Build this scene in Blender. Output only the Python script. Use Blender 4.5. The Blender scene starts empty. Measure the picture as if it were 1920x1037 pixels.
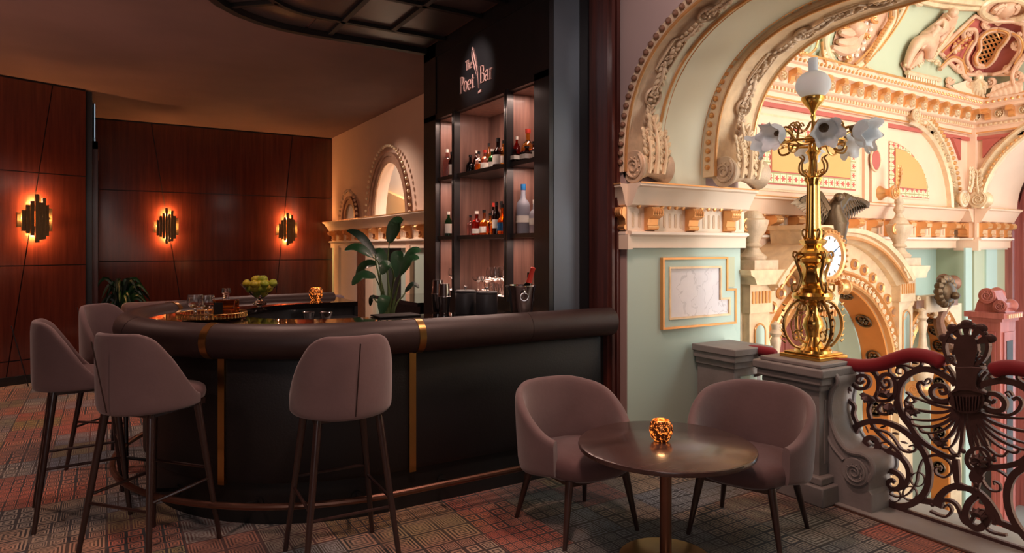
import bpy, bmesh, math, random
from math import sin, cos, pi, radians, sqrt, atan2, hypot
from mathutils import Vector, Matrix
random.seed(7)
SC = bpy.context.scene
COL = SC.collection
# ---------------------------------------------------------------- camera
FPX, HY, HC, YAW = 1240.0, 465.0, 1.6, radians(31.5)
CA, SA = cos(YAW), sin(YAW)
cam_d = bpy.data.cameras.new('camera'); cam = bpy.data.objects.new('camera', cam_d); COL.objects.link(cam)
cam_d.sensor_width = 36; cam_d.lens = 36*FPX/1920; cam_d.shift_y = -(518.5-HY)/1920
cam_d.clip_start = .05; cam_d.clip_end = 100
cam.location = (0, 0, HC); cam.rotation_euler = (pi/2, 0, -YAW)
SC.camera = cam
SC.view_settings.view_transform = 'Standard'; SC.view_settings.look = 'None'
SC.view_settings.exposure = 0.0; SC.view_settings.gamma = 1; SC.view_settings.use_curve_mapping = False
# ---------------------------------------------------------------- world and large lights
W = bpy.data.worlds.new('world'); SC.world = W; W.use_nodes = True
bg = W.node_tree.nodes['Background']; bg.inputs[0].default_value = (.80, .90, 1.0, 1); bg.inputs[1].default_value = 0.9
def area(name, loc, target, sx, sy, power, color):
    l = bpy.data.lights.new(name, 'AREA'); l.shape = 'RECTANGLE'; l.size = sx; l.size_y = sy; l.energy = power; l.color = color
    o = bpy.data.objects.new(name, l); COL.objects.link(o); o.location = loc
    o.rotation_euler = (Vector(target)-Vector(loc)).to_track_quat('-Z', 'Y').to_euler(); return o
def spot(name, loc, target, power, color, angle=90, blend=.6, r=.06):
    l = bpy.data.lights.new(name, 'SPOT'); l.energy = power; l.color = color; l.spot_size = radians(angle); l.spot_blend = blend; l.shadow_soft_size = r
    o = bpy.data.objects.new(name, l); COL.objects.link(o); o.location = loc
    o.rotation_euler = (Vector(target)-Vector(loc)).to_track_quat('-Z', 'Y').to_euler(); return o
def point(name, loc, power, color, r=.03):
    l = bpy.data.lights.new(name, 'POINT'); l.energy = power; l.color = color; l.shadow_soft_size = r
    o = bpy.data.objects.new(name, l); COL.objects.link(o); o.location = loc; return o
# daylight of the stair hall: tall windows on its near side and a skylight
area('hall_window_daylight', (6.6, -3.2, 3.0), (6.4, 4.2, 1.8), 4.2, 3.6, 142, (.95, .97, 1.0))
area('hall_near_window', (4.9, -2.9, 1.9), (3.9, 3.6, 1.9), 1.6, 3.0, 225, (.94, .97, 1.0))
area('hall_skylight', (6.7, .6, 4.55), (6.7, 1.2, 0), 2.6, 2.2, 95, (.90, .96, 1.0))
area('hall_lower_light', (6.6, -3.0, -.6), (6.8, 4.5, -.4), 3.5, 1.6, 120, (1.0, .97, .94))
# lounge window daylight behind the camera, soft and grey
area('lounge_window_daylight', (-1.2, -2.8, 2.0), (.9, 4, 1.0), 4.2, 2.4, 50, (1.0, .90, .88))
# ceiling downlights over bar and lounge, warm and low
for i, (x, y, e) in enumerate([(-2.2, 2.2, 60), (-1.6, 6.6, 60), (1.9, 8.8, 60), (.7, 1.2, 60), (2.3, 2.6, 50), (.6, 4.6, 40)]):
    spot('ceiling_downlight_beam', (x, y, 3.52), (x, y, 0), e*3.2, (1.0, .60, .48), 125, .9, .15)
area('ceiling_fill', (-1.5, 6.2, 2.4), (-1.0, 6.8, 3.6), 4, 4, 32, (1.0, .60, .48))  # added uplight without a fixture, brightens the ceiling
spot('arch_wall_fill', (1.9, 2.2, 3.5), (3.2, 3.2, 2.9), 60, (1.0, .82, .78), 80, .9, .1)  # added fill spot, lifts the dark wall beside the arch
spot('sign_spotlight', (1.75, 5.0, 3.5), (2.74, 5.06, 3.12), 60, (1.0, .80, .74), 36, .8, .03)
# ---------------------------------------------------------------- pixel rays
def ray(px, py):
    x = (px-960)/FPX
    return Vector((x*CA+SA, CA-x*SA, (HY-py)/FPX))
def onX(px, py, X):
    r = ray(px, py); t = X/r.x; return Vector((X, r.y*t, HC+r.z*t))
def onY(px, py, Y):
    r = ray(px, py); t = Y/r.y; return Vector((r.x*t, Y, HC+r.z*t))
# ---------------------------------------------------------------- node materials
class G:
    def __init__(s, name):
        s.m = bpy.data.materials.new(name); s.m.use_nodes = True; s.t = s.m.node_tree
        s.b = s.t.nodes['Principled BSDF']; s.co = s.t.nodes.new('ShaderNodeTexCoord')
    def n(s, typ, **kw):
        nd = s.t.nodes.new('ShaderNode'+typ)
        for k, v in kw.items(): setattr(nd, k, v)
        return nd
    def put(s, sock, v):
        if v is None: return
        if hasattr(v, 'is_output'): s.t.links.new(v, sock)
        else:
            try: sock.default_value = v
            except Exception: sock.default_value = tuple(v)+(1,)
    def f(s, op, a, b=None, c=None):
        nd = s.n('Math', operation=op); s.put(nd.inputs[0], a); s.put(nd.inputs[1], b); s.put(nd.inputs[2], c); return nd.outputs[0]
    def v(s, op, a, b=None):
        nd = s.n('VectorMath', operation=op); s.put(nd.inputs[0], a); s.put(nd.inputs[1], b)
        return nd.outputs[1] if op in ('LENGTH', 'DOT_PRODUCT') else nd.outputs[0]
    def sep(s, a):
        nd = s.n('SeparateXYZ'); s.put(nd.inputs[0], a); return nd.outputs
    def comb(s, x, y, z=0.):
        nd = s.n('CombineXYZ'); s.put(nd.inputs[0], x); s.put(nd.inputs[1], y); s.put(nd.inputs[2], z); return nd.outputs[0]
    def mix(s, fac, a, b):
        nd = s.n('Mix', data_type='RGBA'); s.put(nd.inputs[0], fac); s.put(nd.inputs[6], a); s.put(nd.inputs[7], b); return nd.outputs[2]
    def noise(s, vec, scale, detail=3, rough=.5):
        nd = s.n('TexNoise'); s.put(nd.inputs['Vector'], vec); nd.inputs['Scale'].default_value = scale
        nd.inputs['Detail'].default_value = detail; nd.inputs['Roughness'].default_value = rough; return nd.outputs[0]
    def ramp(s, fac, stops, const=False):
        nd = s.n('ValToRGB'); cr = nd.color_ramp
        if const: cr.interpolation = 'CONSTANT'
        while len(cr.elements) < len(stops): cr.elements.new(.5)
        for e, (p, c) in zip(cr.elements, stops): e.position = p; e.color = tuple(c)+(1,)
        s.put(nd.inputs[0], fac); return nd.outputs[0]
    def bump(s, h, strength=.3, dist=.01):
        nd = s.n('Bump'); nd.inputs['Strength'].default_value = strength; nd.inputs['Distance'].default_value = dist
        s.put(nd.inputs['Height'], h); s.put(s.b.inputs['Normal'], nd.outputs[0])
    def set(s, col=None, rough=None, metal=None, coat=None, spec=None, trans=None, ior=None, emit=None, es=None, sheen=None, alpha=None):
        for k, v in (('Base Color', col), ('Roughness', rough), ('Metallic', metal), ('Coat Weight', coat), ('Specular IOR Level', spec), ('Transmission Weight', trans), ('IOR', ior), ('Emission Color', emit), ('Emission Strength', es), ('Sheen Weight', sheen), ('Alpha', alpha)):
            if v is not None: s.put(s.b.inputs[k], v)
        return s.m
def lin(r, g, b):
    f = lambda c: (c/255/12.92) if c/255 <= .04045 else ((c/255+.055)/1.055)**2.4
    return (f(r), f(g), f(b))
M = {}
def plain(name, rgb, rough=.5, metal=0., var=.12, scale=9., bump=0., coat=None, sheen=None, spec=None, det=3):
    g = G(name); c = lin(*rgb); o = g.co.outputs['Object']
    nz = g.noise(o, scale, det)
    col = g.mix(nz, tuple(max(0, x*(1-var*1.6)) for x in c)+(1,), tuple(min(1, x*(1+var*1.6)) for x in c)+(1,))
    if bump: g.bump(g.noise(o, scale*6, 4), bump)
    M[name] = g.set(col, rough, metal, coat, spec, sheen=sheen); return M[name]
def wood(name, dark, light, axis='z', rough=.25, coat=.4, scale=1.):
    g = G(name); o = g.co.outputs['Object']; x, y, z = g.sep(o)
    s = {'x': (1.2, 26, 26), 'y': (26, 1.2, 26), 'z': (22, 22, 1.1)}[axis]
    v = g.v('MULTIPLY', o, tuple(q*scale for q in s))
    a = g.noise(v, 1.0, 6, .6); b = g.noise(g.v('MULTIPLY', v, (3.1, 3.1, 3.1)), 1., 3)
    k = g.f('ADD', g.f('MULTIPLY', a, .75), g.f('MULTIPLY', b, .25))
    col = g.ramp(k, [(.3, lin(*dark)), (.7, lin(*light))])
    g.bump(k, .08, .004)
    M[name] = g.set(col, rough, 0, coat); g.b.inputs['Coat Roughness'].default_value = .12; return M[name]
def glass(name, rgb, rough=.02, ior=1.45, trans=1.):
    g = G(name); M[name] = g.set(lin(*rgb)+(1,), rough, 0, trans=trans, ior=ior); return M[name]
def emis(name, rgb, st, base=None):
    g = G(name); M[name] = g.set((base or lin(*rgb))+(1,), .5, emit=lin(*rgb)+(1,), es=st); return M[name]
# carpet: patchwork of nested squares and bars, worn, in slate, sand, rust and olive
def carpet():
    g = G('patchwork_carpet'); o = g.co.outputs['Object']; x, y, z = g.sep(o)
    wob = g.noise(o, 3., 2)
    def rnd(vec, seed):
        nd = g.n('TexWhiteNoise', noise_dimensions='3D'); g.put(nd.inputs['Vector'], g.v('ADD', vec, (seed, seed*2, .37))); return nd.outputs[0]
    bx, by = g.f('FLOOR', g.f('DIVIDE', x, .36)), g.f('FLOOR', g.f('DIVIDE', y, .36))
    blk = g.comb(bx, by); r1 = rnd(blk, 3.3); r2 = rnd(blk, 9.1)
    big = g.f('GREATER_THAN', r1, .66); tall = g.f('GREATER_THAN', r2, .55)
    s1 = g.f('MULTIPLY_ADD', big, .09, .09)           # cell size
    sx = g.f('MULTIPLY', s1, g.f('MULTIPLY_ADD', tall, -.33, 1.)); sy = s1
    u = g.f('ABSOLUTE', g.f('SUBTRACT', g.f('FRACT', g.f('DIVIDE', x, sx)), .5))
    v = g.f('ABSOLUTE', g.f('SUBTRACT', g.f('FRACT', g.f('DIVIDE', y, sy)), .5))
    cell = g.comb(g.f('FLOOR', g.f('DIVIDE', x, sx)), g.f('FLOOR', g.f('DIVIDE', y, sy))); rc = rnd(cell, 5.7)
    d = g.f('MAXIMUM', u, v)
    freq = g.f('MULTIPLY_ADD', g.f('ROUND', g.f('MULTIPLY', rc, 2.)), 2., g.f('MULTIPLY_ADD', big, 4., 4.))
    ring = g.f('GREATER_THAN', g.f('SINE', g.f('MULTIPLY', g.f('MULTIPLY', d, freq), 6.283)), .0)
    gap = g.f('GREATER_THAN', d, .455)
    fine = g.f('GREATER_THAN', g.f('SINE', g.f('MULTIPLY', g.f('ADD', x, y), 330.)), .35)
    inner = g.f('MULTIPLY', g.f('LESS_THAN', d, .2), fine)
    line = g.f('MAXIMUM', g.f('MULTIPLY', ring, g.f('SUBTRACT', 1., gap)), g.f('MULTIPLY', inner, .6))
    light = g.ramp(r2, [(0, lin(206, 190, 168)), (.22, lin(222, 150, 120)), (.36, lin(186, 186, 178)), (.52, lin(196, 180, 120)), (.64, lin(214, 194, 166)), (.8, lin(220, 134, 108)), (.9, lin(176, 186, 196))], True)
    dark = g.ramp(r1, [(0, lin(30, 32, 42)), (.2, lin(60, 44, 40)), (.4, lin(22, 30, 44)), (.6, lin(78, 66, 46)), (.74, lin(104, 48, 40)), (.86, lin(28, 32, 38))], True)
    cl = g.n('TexNoise'); cl.inputs['Scale'].default_value = .9; g.put(cl.inputs['Vector'], o)
    tint = g.ramp(cl.outputs[0], [(.38, lin(120, 142, 165)), (.50, lin(215, 208, 196)), (.58, lin(228, 168, 142)), (.68, lin(205, 190, 120))])
    c = g.mix(line, dark, light)
    wear = g.f('MULTIPLY', g.f('GREATER_THAN', g.noise(o, 2.1, 4, .7), .58), .35)
    c = g.mix(wear, c, g.mix(.5, dark, light))
    mx = g.n('Mix', data_type='RGBA', blend_type='MULTIPLY'); mx.inputs[0].default_value = .8; g.put(mx.inputs[6], c); g.put(mx.inputs[7], tint)
    sp = g.noise(o, 420., 2)
    c2 = g.mix(g.f('MULTIPLY', sp, .35), mx.outputs[2], (.02, .02, .02, 1))
    g.bump(g.f('ADD', g.f('MULTIPLY', line, .6), sp), .5, .004)
    M['carpet'] = g.set(c2, .95, sheen=.25)
carpet()
def marble():
    g = G('white_marble'); o = g.co.outputs['Object']
    w = g.v('ADD', o, g.v('MULTIPLY', g.comb(g.noise(o, 3., 5), g.noise(g.v('ADD', o, (5, 5, 5)), 3., 5), 0.), (.9, .9, .9)))
    k = g.noise(g.v('MULTIPLY', w, (1.5, 1.5, .9)), .8, 4, .55)
    vein = g.f('LESS_THAN', g.f('ABSOLUTE', g.f('SUBTRACT', k, .5)), .005)
    c = g.mix(g.f('MULTIPLY', vein, g.f('MULTIPLY', g.noise(o, 2.2, 2), .42)), g.ramp(k, [(.3, lin(205, 205, 212)), (.7, lin(238, 234, 236))]), lin(110, 110, 120)+(1,))
    M['marble'] = g.set(c, .18)
marble()
wood('wall_wood', (72, 32, 25), (104, 48, 36), 'z', .16, .7)
wood('frame_wood', (44, 20, 18), (98, 50, 42), 'z', .3, .3)
wood('cabinet_wood', (78, 54, 48), (130, 96, 84), 'z', .45, .1)
wood('black_wood', (15, 15, 17), (30, 30, 33), 'z', .4, .15)
wood('leg_wood', (34, 22, 20), (62, 42, 38), 'z', .3, .3)
wood('table_wood', (52, 36, 34), (78, 58, 54), 'x', .26, .3)
wood('red_wood', (128, 62, 56), (176, 100, 90), 'z', .35, .3)
plain('ceiling_paint', (116, 88, 82), .85, 0, .18, 1.2, .1)
plain('mauve_wall', (178, 152, 146), .8, 0, .05, 2)
plain('dark_paint', (24, 24, 27), .45)
plain('panel_grey', (104, 114, 124), .38, .35, .2, 2)
plain('leather', (48, 33, 32), .5, 0, .12, 14, .06)
plain('leather_panel', (19, 17, 19), .5, 0, .15, 14, .1)
plain('kick_black', (16, 15, 16), .55)
plain('brass', (184, 144, 88), .28, 1., .12, 5)
plain('bright_brass', (226, 180, 96), .2, 1., .1, 6)
plain('dull_brass', (132, 112, 80), .6, .8, .12, 30)
plain('copper', (124, 90, 76), .36, .85, .1, 6)
plain('steel', (200, 196, 196), .16, 1., .05, 6)
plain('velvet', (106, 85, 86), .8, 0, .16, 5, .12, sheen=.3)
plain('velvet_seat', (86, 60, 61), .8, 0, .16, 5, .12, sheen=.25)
plain('red_velvet', (138, 12, 32), .7, 0, .12, 8, .1, sheen=.12)
plain('iron', (84, 60, 58), .42, .35, .2, 12, .1)
plain('stone', (136, 130, 128), .6, 0, .2, 5, .15)
plain('curb_stone', (150, 146, 142), .55, 0, .22, 3, .1)
plain('cream', (236, 217, 194), .6, 0, .05, 2)
plain('soffit_cream', (226, 222, 196), .6, 0, .06, 1.5)
plain('cream_light', (246, 232, 214), .5, 0, .04, 2)
plain('peach', (242, 204, 174), .6, 0, .06, 3)
plain('orange_wall', (244, 196, 136), .6, 0, .05, 2)
plain('intrados_orange', (208, 128, 56), .5, 0, .12, 5)
plain('pale_green', (186, 208, 196), .6, 0, .06, 1.2)
plain('sage', (190, 196, 166), .6, 0, .06, 1.2)
plain('ochre_panel', (216, 166, 100), .6, 0, .05, 2)
plain('rose_panel', (188, 96, 84), .6, 0, .08, 4)
plain('gold', (228, 170, 110), .34, .6, .14, 8, .08)
plain('gilt_cream', (238, 202, 164), .42, .2, .2, 12, .15)
plain('relief', (208, 182, 152), .5, .15, .22, 14, .2)
plain('relief_dark', (142, 104, 84), .45, .35, .3, 14, .2)
plain('relief_rose', (226, 178, 146), .55, .1, .22, 9, .2)
plain('bronze', (104, 84, 62), .4, .7, .25, 14, .2)
glass('white_glass', (240, 247, 252), .5, 1.2, .35)
plain('leaf_green', (24, 66, 36), .4, 0, .3, 6, .1, coat=.2)
plain('leaf_dark', (18, 42, 28), .4, 0, .3, 6, .1)
plain('stem_green', (74, 92, 50), .5, 0, .2, 8)
plain('soil', (40, 30, 24), .9, 0, .3, 30)
plain('canister', (52, 54, 58), .45, .3, .08, 6)
plain('lime', (150, 160, 40), .4, 0, .25, 9, .2)
plain('lime_yellow', (190, 170, 44), .4, 0, .25, 9, .2)
plain('pane_dark', (70, 60, 60), .35, .2, .2, 2)
plain('mirror', (205, 205, 200), .04, 1., .01, 1)
plain('white_label', (226, 222, 212), .6)
plain('black_cap', (20, 20, 22), .4)
plain('red_foil', (188, 60, 48), .35, .3)
plain('blue_cap', (30, 96, 150), .35, .3)
plain('sign_rose', (222, 178, 168), .4, .2)
for n_, c_ in dict(glass_clear=(245, 245, 245), glass_amber=(226, 120, 30), glass_gold=(240, 176, 70), glass_red=(190, 40, 24), glass_green=(20, 120, 50), glass_dark=(40, 22, 20), glass_pink=(240, 176, 170), glass_brown=(90, 44, 24)).items():
    glass(n_, c_)
glass('frost_glass', (176, 184, 198), .4, 1.3, .6)
glass('window_glass', (235, 245, 250), .0, 1.1)
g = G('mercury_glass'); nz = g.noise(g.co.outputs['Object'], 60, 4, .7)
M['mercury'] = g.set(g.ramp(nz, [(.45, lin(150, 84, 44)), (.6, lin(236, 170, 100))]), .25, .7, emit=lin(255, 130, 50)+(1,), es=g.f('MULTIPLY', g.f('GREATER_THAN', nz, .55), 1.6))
emis('flame', (255, 170, 80), 12); emis('sconce_glow', (255, 110, 30), 30); emis('shelf_led', (255, 196, 170), 9); emis('lit_base', (255, 214, 190), 2.6); plain('clock_face', (246, 248, 250), .3)
g = G('black_granite'); M['counter'] = g.set(lin(20, 16, 16)+(1,), .05, 0, .5)
# painted border with small rosettes
g = G('stencil_border'); o = g.co.outputs['Object']; x, y, z = g.sep(o)
u = g.f('SUBTRACT', g.f('FRACT', g.f('MULTIPLY', x, 11.)), .5); v = g.f('SUBTRACT', g.f('FRACT', g.f('MULTIPLY', z, 11.)), .5)
dd = g.f('SQRT', g.f('ADD', g.f('MULTIPLY', u, u), g.f('MULTIPLY', v, v))); an = g.f('ARCTAN2', v, u)
fl = g.f('LESS_THAN', dd, g.f('MULTIPLY_ADD', g.f('COSINE', g.f('MULTIPLY', an, 6.)), .1, .27))
ed = g.f('GREATER_THAN', g.f('MAXIMUM', g.f('ABSOLUTE', u), g.f('ABSOLUTE', v)), .43)
M['stencil'] = g.set(g.mix(fl, g.mix(ed, lin(236, 220, 176)+(1,), lin(170, 160, 110)+(1,)), lin(196, 92, 80)+(1,)), .6)
# ---------------------------------------------------------------- mesh builder
class MB:
    def __init__(s): s.v = []; s.f = []
    def add(s, vs, fs):
        k = len(s.v); s.v += [tuple(v) for v in vs]; s.f += [tuple(i+k for i in f) for f in fs]; return s
    def box(s, x0, y0, z0, x1, y1, z1):
        vs = [(x0, y0, z0), (x1, y0, z0), (x1, y1, z0), (x0, y1, z0), (x0, y0, z1), (x1, y0, z1), (x1, y1, z1), (x0, y1, z1)]
        return s.add(vs, [(0, 3, 2, 1), (4, 5, 6, 7), (0, 1, 5, 4), (1, 2, 6, 5), (2, 3, 7, 6), (3, 0, 4, 7)])
    def cb(s, c, d): return s.box(c[0]-d[0]/2, c[1]-d[1]/2, c[2]-d[2]/2, c[0]+d[0]/2, c[1]+d[1]/2, c[2]+d[2]/2)
    def hull8(s, a, b):      # two quads of points
        return s.add(list(a)+list(b), [(0, 3, 2, 1), (4, 5, 6, 7), (0, 1, 5, 4), (1, 2, 6, 5), (2, 3, 7, 6), (3, 0, 4, 7)])
    def prism(s, pts, ax, a0, a1):
        f = {'x': lambda p, a: (a, p[0], p[1]), 'y': lambda p, a: (p[0], a, p[1]), 'z': lambda p, a: (p[0], p[1], a)}[ax]
        n = len(pts); vs = [f(p, a0) for p in pts]+[f(p, a1) for p in pts]
        fs = [tuple(range(n)), tuple(range(2*n-1, n-1, -1))]+[(i, (i+1) % n, n+(i+1) % n, n+i) for i in range(n)]
        return s.add(vs, fs)
    def sweep(s, path, prof, B, closed=False, caps=True, sc=None, cprof=True):
        path = [Vector(p) for p in path]; B = Vector(B).normalized(); n = len(path); m = len(prof); rings = []
        for i, p in enumerate(path):
            a = path[(i-1) % n] if (i or closed) else p; b = path[(i+1) % n] if (i < n-1 or closed) else p
            T = (p-a).normalized()+(b-p).normalized(); T = T.normalized() if T.length > 1e-9 else Vector((1, 0, 0)); N = T.cross(B)
            N = N.normalized() if N.length > 1e-6 else Vector((1, 0, 0)); k = sc[i] if sc else 1.
            kk = 1.
            if 0 < i < n-1 or closed:
                t1 = (p-a).normalized(); c = max(.6, T.dot(t1)) if (p-a).length > 1e-9 else 1.; kk = 1/c
            rings.append([p+N*(q[0]*k*kk)+B*(q[1]*k) for q in prof])
        vs = [v for r in rings for v in r]; fs = []
        for i in range(n if closed else n-1):
            j = (i+1) % n
            for q in range(m if cprof else m-1):
                r = (q+1) % m; fs.append((i*m+q, i*m+r, j*m+r, j*m+q))
        if caps and not closed and cprof: fs += [tuple(range(m)), tuple((n-1)*m+q for q in range(m-1, -1, -1))]
        return s.add(vs, fs)
    def tube(s, path, r, n=8, caps=True):
        path = [Vector(p) for p in path]; k = len(path); rs = r if isinstance(r, (list, tuple)) else [r]*k
        T0 = (path[1]-path[0]).normalized(); up = Vector((0, 0, 1)) if abs(T0.z) < .9 else Vector((1, 0, 0)); N = T0.cross(up).normalized(); vs = []
        for i, p in enumerate(path):
            T = (path[min(i+1, k-1)]-path[max(i-1, 0)])
            T = T.normalized() if T.length > 1e-9 else T0
            N = (N-T*N.dot(T)).normalized(); Bn = T.cross(N)
            vs += [p+(N*cos(2*pi*j/n)+Bn*sin(2*pi*j/n))*rs[i] for j in range(n)]
        fs = [(i*n+j, i*n+(j+1) % n, (i+1)*n+(j+1) % n, (i+1)*n+j) for i in range(k-1) for j in range(n)]
        if caps: fs += [tuple(range(n)), tuple((k-1)*n+j for j in range(n-1, -1, -1))]
        return s.add(vs, fs)
    def lathe(s, prof, n=24, c=(0, 0, 0), ax='z', mod=None):
        vs = []; m = len(prof)
        for (r, z) in prof:
            r = max(r, 1e-4)
            for j in range(n):
                a = 2*pi*j/n; rr = r*(mod(a, z) if mod else 1)
                p = (rr*cos(a), rr*sin(a), z)
                if ax == 'x': p = (p[2], p[0], p[1])
                if ax == 'y': p = (p[0], p[2], p[1])
                vs.append((c[0]+p[0], c[1]+p[1], c[2]+p[2]))
        fs = [(i*n+j, i*n+(j+1) % n, (i+1)*n+(j+1) % n, (i+1)*n+j) for i in range(m-1) for j in range(n)]
        fs += [tuple(range(n)), tuple((m-1)*n+j for j in range(n-1, -1, -1))]
        return s.add(vs, fs)
    def ell(s, c, r, n=12, m=8, mat=None):
        if not isinstance(r, (list, tuple)): r = (r, r, r)
        vs = []; c = Vector(c)
        for i in range(m+1):
            t = pi*i/m
            for j in range(n):
                a = 2*pi*j/n; p = Vector((r[0]*sin(t)*cos(a), r[1]*sin(t)*sin(a), r[2]*cos(t)))
                if mat: p = mat @ p
                vs.append(c+p)
        return s.add(vs, [(i*n+j, i*n+(j+1) % n, (i+1)*n+(j+1) % n, (i+1)*n+j) for i in range(m) for j in range(n)])
    def blade(s, pts, w, up=(0, 0, 1), th=.003, fold=.15):   # leaf along a path: width w at middle
        pts = [Vector(p) for p in pts]; n = len(pts); vs = []
        for i, p in enumerate(pts):
            T = (pts[min(i+1, n-1)]-pts[max(i-1, 0)]).normalized(); S = T.cross(Vector(up))
            S = S.normalized() if S.length > 1e-4 else Vector((1, 0, 0)); U = S.cross(T).normalized()
            k = i/(n-1); ww = w*(sin(pi*min(1, k*.94+.05))**.75)
            vs += [p+S*ww/2+U*ww*fold, p+U*0, p-S*ww/2+U*ww*fold, p-U*th]
        fs = []
        for i in range(n-1):
            a, b = i*4, i*4+4
            fs += [(a, a+1, b+1, b), (a+1, a+2, b+2, b+1), (a+2, a+3, b+3, b+2), (a+3, a, b, b+3)]
        return s.add(vs, fs)
    def xf(s, mat):
        s.v = [tuple(mat @ Vector(v)) for v in s.v]; return s
    def join(s, o, mat=None):
        return s.add([(mat @ Vector(v)) if mat else v for v in o.v], o.f)
OFF = {}
def mesh_of(name, mb, mat, off=(0, 0, 0), ang=35, tri=False):
    me = bpy.data.meshes.new(name); ox, oy, oz = off
    me.from_pydata([(v[0]-ox, v[1]-oy, v[2]-oz) for v in mb.v], [], mb.f)
    bm = bmesh.new(); bm.from_mesh(me); bmesh.ops.recalc_face_normals(bm, faces=bm.faces)
    if tri: bmesh.ops.triangulate(bm, faces=[f for f in bm.faces if len(f.verts) > 4])
    bm.to_mesh(me); bm.free(); me.materials.append(M[mat] if isinstance(mat, str) else mat)
    me.shade_smooth(); me.set_sharp_from_angle(angle=radians(ang)); return me
def T(name, label, cat, loc=(0, 0, 0), group=None):
    o = bpy.data.objects.new(name, None); o.empty_display_size = .1; COL.objects.link(o); o.location = loc
    o['label'] = label; o['category'] = cat
    if group: o['group'] = group
    OFF[o.name] = Vector(loc); return o
def P(name, mb, mat, parent=None, label=None, kind=None, ang=35, tri=False, bevel=0):
    off = OFF.get(parent.name, Vector()) if parent else Vector()
    me = mesh_of(name, mb, mat, off, ang, tri); o = bpy.data.objects.new(name, me); COL.objects.link(o)
    if parent: o.parent = parent; OFF[o.name] = off
    if label: o['label'] = label
    if kind: o['kind'] = kind
    if bevel:
        b = o.modifiers.new('bevel', 'BEVEL'); b.width = bevel; b.segments = 2; b.limit_method = 'ANGLE'
    return o
def S(name, mb, mat, label, cat, group=None, **k):          # a thing that is one mesh
    o = P(name, mb, mat, None, **k); o['label'] = label; o['category'] = cat
    if group: o['group'] = group
    return o
def ST(name, mb, mat, label, cat='structure', **k):
    o = P(name, mb, mat, None, **k); o['kind'] = 'structure'; o['label'] = label; o['category'] = cat; return o
def inst(src, name, parent, loc, rot=None, scale=None, mat=None):
    o = bpy.data.objects.new(name, src if isinstance(src, bpy.types.Mesh) else src.data); COL.objects.link(o); o.parent = parent
    o.location = Vector(loc)-(OFF.get(parent.name, Vector()) if parent else Vector())
    if rot: o.rotation_euler = rot
    if scale: o.scale = (scale,)*3 if not isinstance(scale, (tuple, list)) else scale
    return o
def dup(root, loc, rotz, label=None, group=None):
    r = root.copy(); COL.objects.link(r); r.location = loc; r.rotation_euler = (0, 0, rotz)
    if label: r['label'] = label
    if group: r['group'] = group
    for ch in root.children:
        c = ch.copy(); COL.objects.link(c); c.parent = r
        for q in ch.children:
            d = q.copy(); COL.objects.link(d); d.parent = c
    return r
def circ(r, n=12, ph=0): return [(r*cos(2*pi*i/n+ph), r*sin(2*pi*i/n+ph)) for i in range(n)]
def rect(w, h): return [(-w/2, -h/2), (w/2, -h/2), (w/2, h/2), (-w/2, h/2)]
def spiral(c, r0, r1, a0, turns, n=28):   # 2D, from outer radius r0 to r1
    out = []
    for i in range(n):
        k = i/(n-1); r = r0*(r1/r0)**k; a = a0+turns*2*pi*k; out.append((c[0]+r*cos(a), c[1]+r*sin(a)))
    return out
def smooth(pts, k=4):     # Catmull-Rom through points (any dimension)
    P_ = [Vector(p) if len(p) == 3 else Vector((p[0], p[1], 0)) for p in pts]; out = []
    for i in range(len(P_)-1):
        a, b, c, d = P_[max(i-1, 0)], P_[i], P_[i+1], P_[min(i+2, len(P_)-1)]
        for j in range(k):
            t = j/k; out.append(.5*((2*b)+(c-a)*t+(2*a-5*b+4*c-d)*t*t+(3*b-a-3*c+d)*t**3))
    out.append(P_[-1]); return out if len(pts[0]) == 3 else [(p.x, p.y) for p in out]
# ================================================================ STRUCTURE of the bar room
ZC = 3.6
ST('floor', MB().box(-6, -3, -.2, 3.84, 12, 0), 'carpet', 'patchwork patterned carpet of nested squares in slate, rust and sand')
t_ = ST('trim_1', MB().box(3.86, .6, -.5, 4.34, 3.62, .012), 'curb_stone', 'grey stone sill under the balcony railing beside the carpet')
P('metal_edge', MB().box(3.84, .6, -.05, 3.86, 3.62, .006), 'copper', t_, 'copper edging strip between carpet and stone')
ST('ceiling', MB().box(-6, -3, ZC, 3.5, 12, 3.8), 'ceiling_paint', 'dusky brown plaster ceiling over the bar')
ST('wall_front', MB().box(-6, -3.2, 0, 4.4, -3, ZC), 'mauve_wall', 'plain wall behind the lounge area')
ST('wall_side', MB().box(-6.2, -3, 0, -6, 7.6, ZC), 'wall_wood', 'plain dark side wall')
ROWS = [0, .28, 1.39, 2.5, 3.58]
def panel_wall(name, P0, e, L, nrm, joints, label):
    P0 = Vector((P0[0], P0[1], 0)); e = Vector((e[0], e[1], 0)).normalized(); nrm = Vector(nrm).normalized()
    a, b = P0, P0+e*L; k = -nrm*.16
    w = ST(name, MB().hull8([a+Vector((0, 0, 0)), b, b+k, a+k], [p+Vector((0, 0, ZC)) for p in (a, b, b+k, a+k)]), 'kick_black', label)
    zs = lambda j, z: j[0]+(j[1]-j[0])*(ZC-z)/ZC
    js = [(0, 0)]+joints+[(L, L)]; g_ = .006
    for r in range(4):
        z0, z1 = ROWS[r]+g_, ROWS[r+1]-g_
        for q in range(len(js)-1):
            A, B_ = js[q], js[q+1]
            c = [(zs(A, z0)+g_, z0), (zs(B_, z0)-g_, z0), (zs(B_, z1)-g_, z1), (zs(A, z1)+g_, z1)]
            lo = [P0+e*s+Vector((0, 0, z)) for s, z in c]; hi = [p+nrm*.022 for p in lo]
            P('wall_panel', MB().hull8(lo, hi), 'wall_wood', w)
    return w
def sX(px, Y): return onY(px, 465, Y).x
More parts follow.
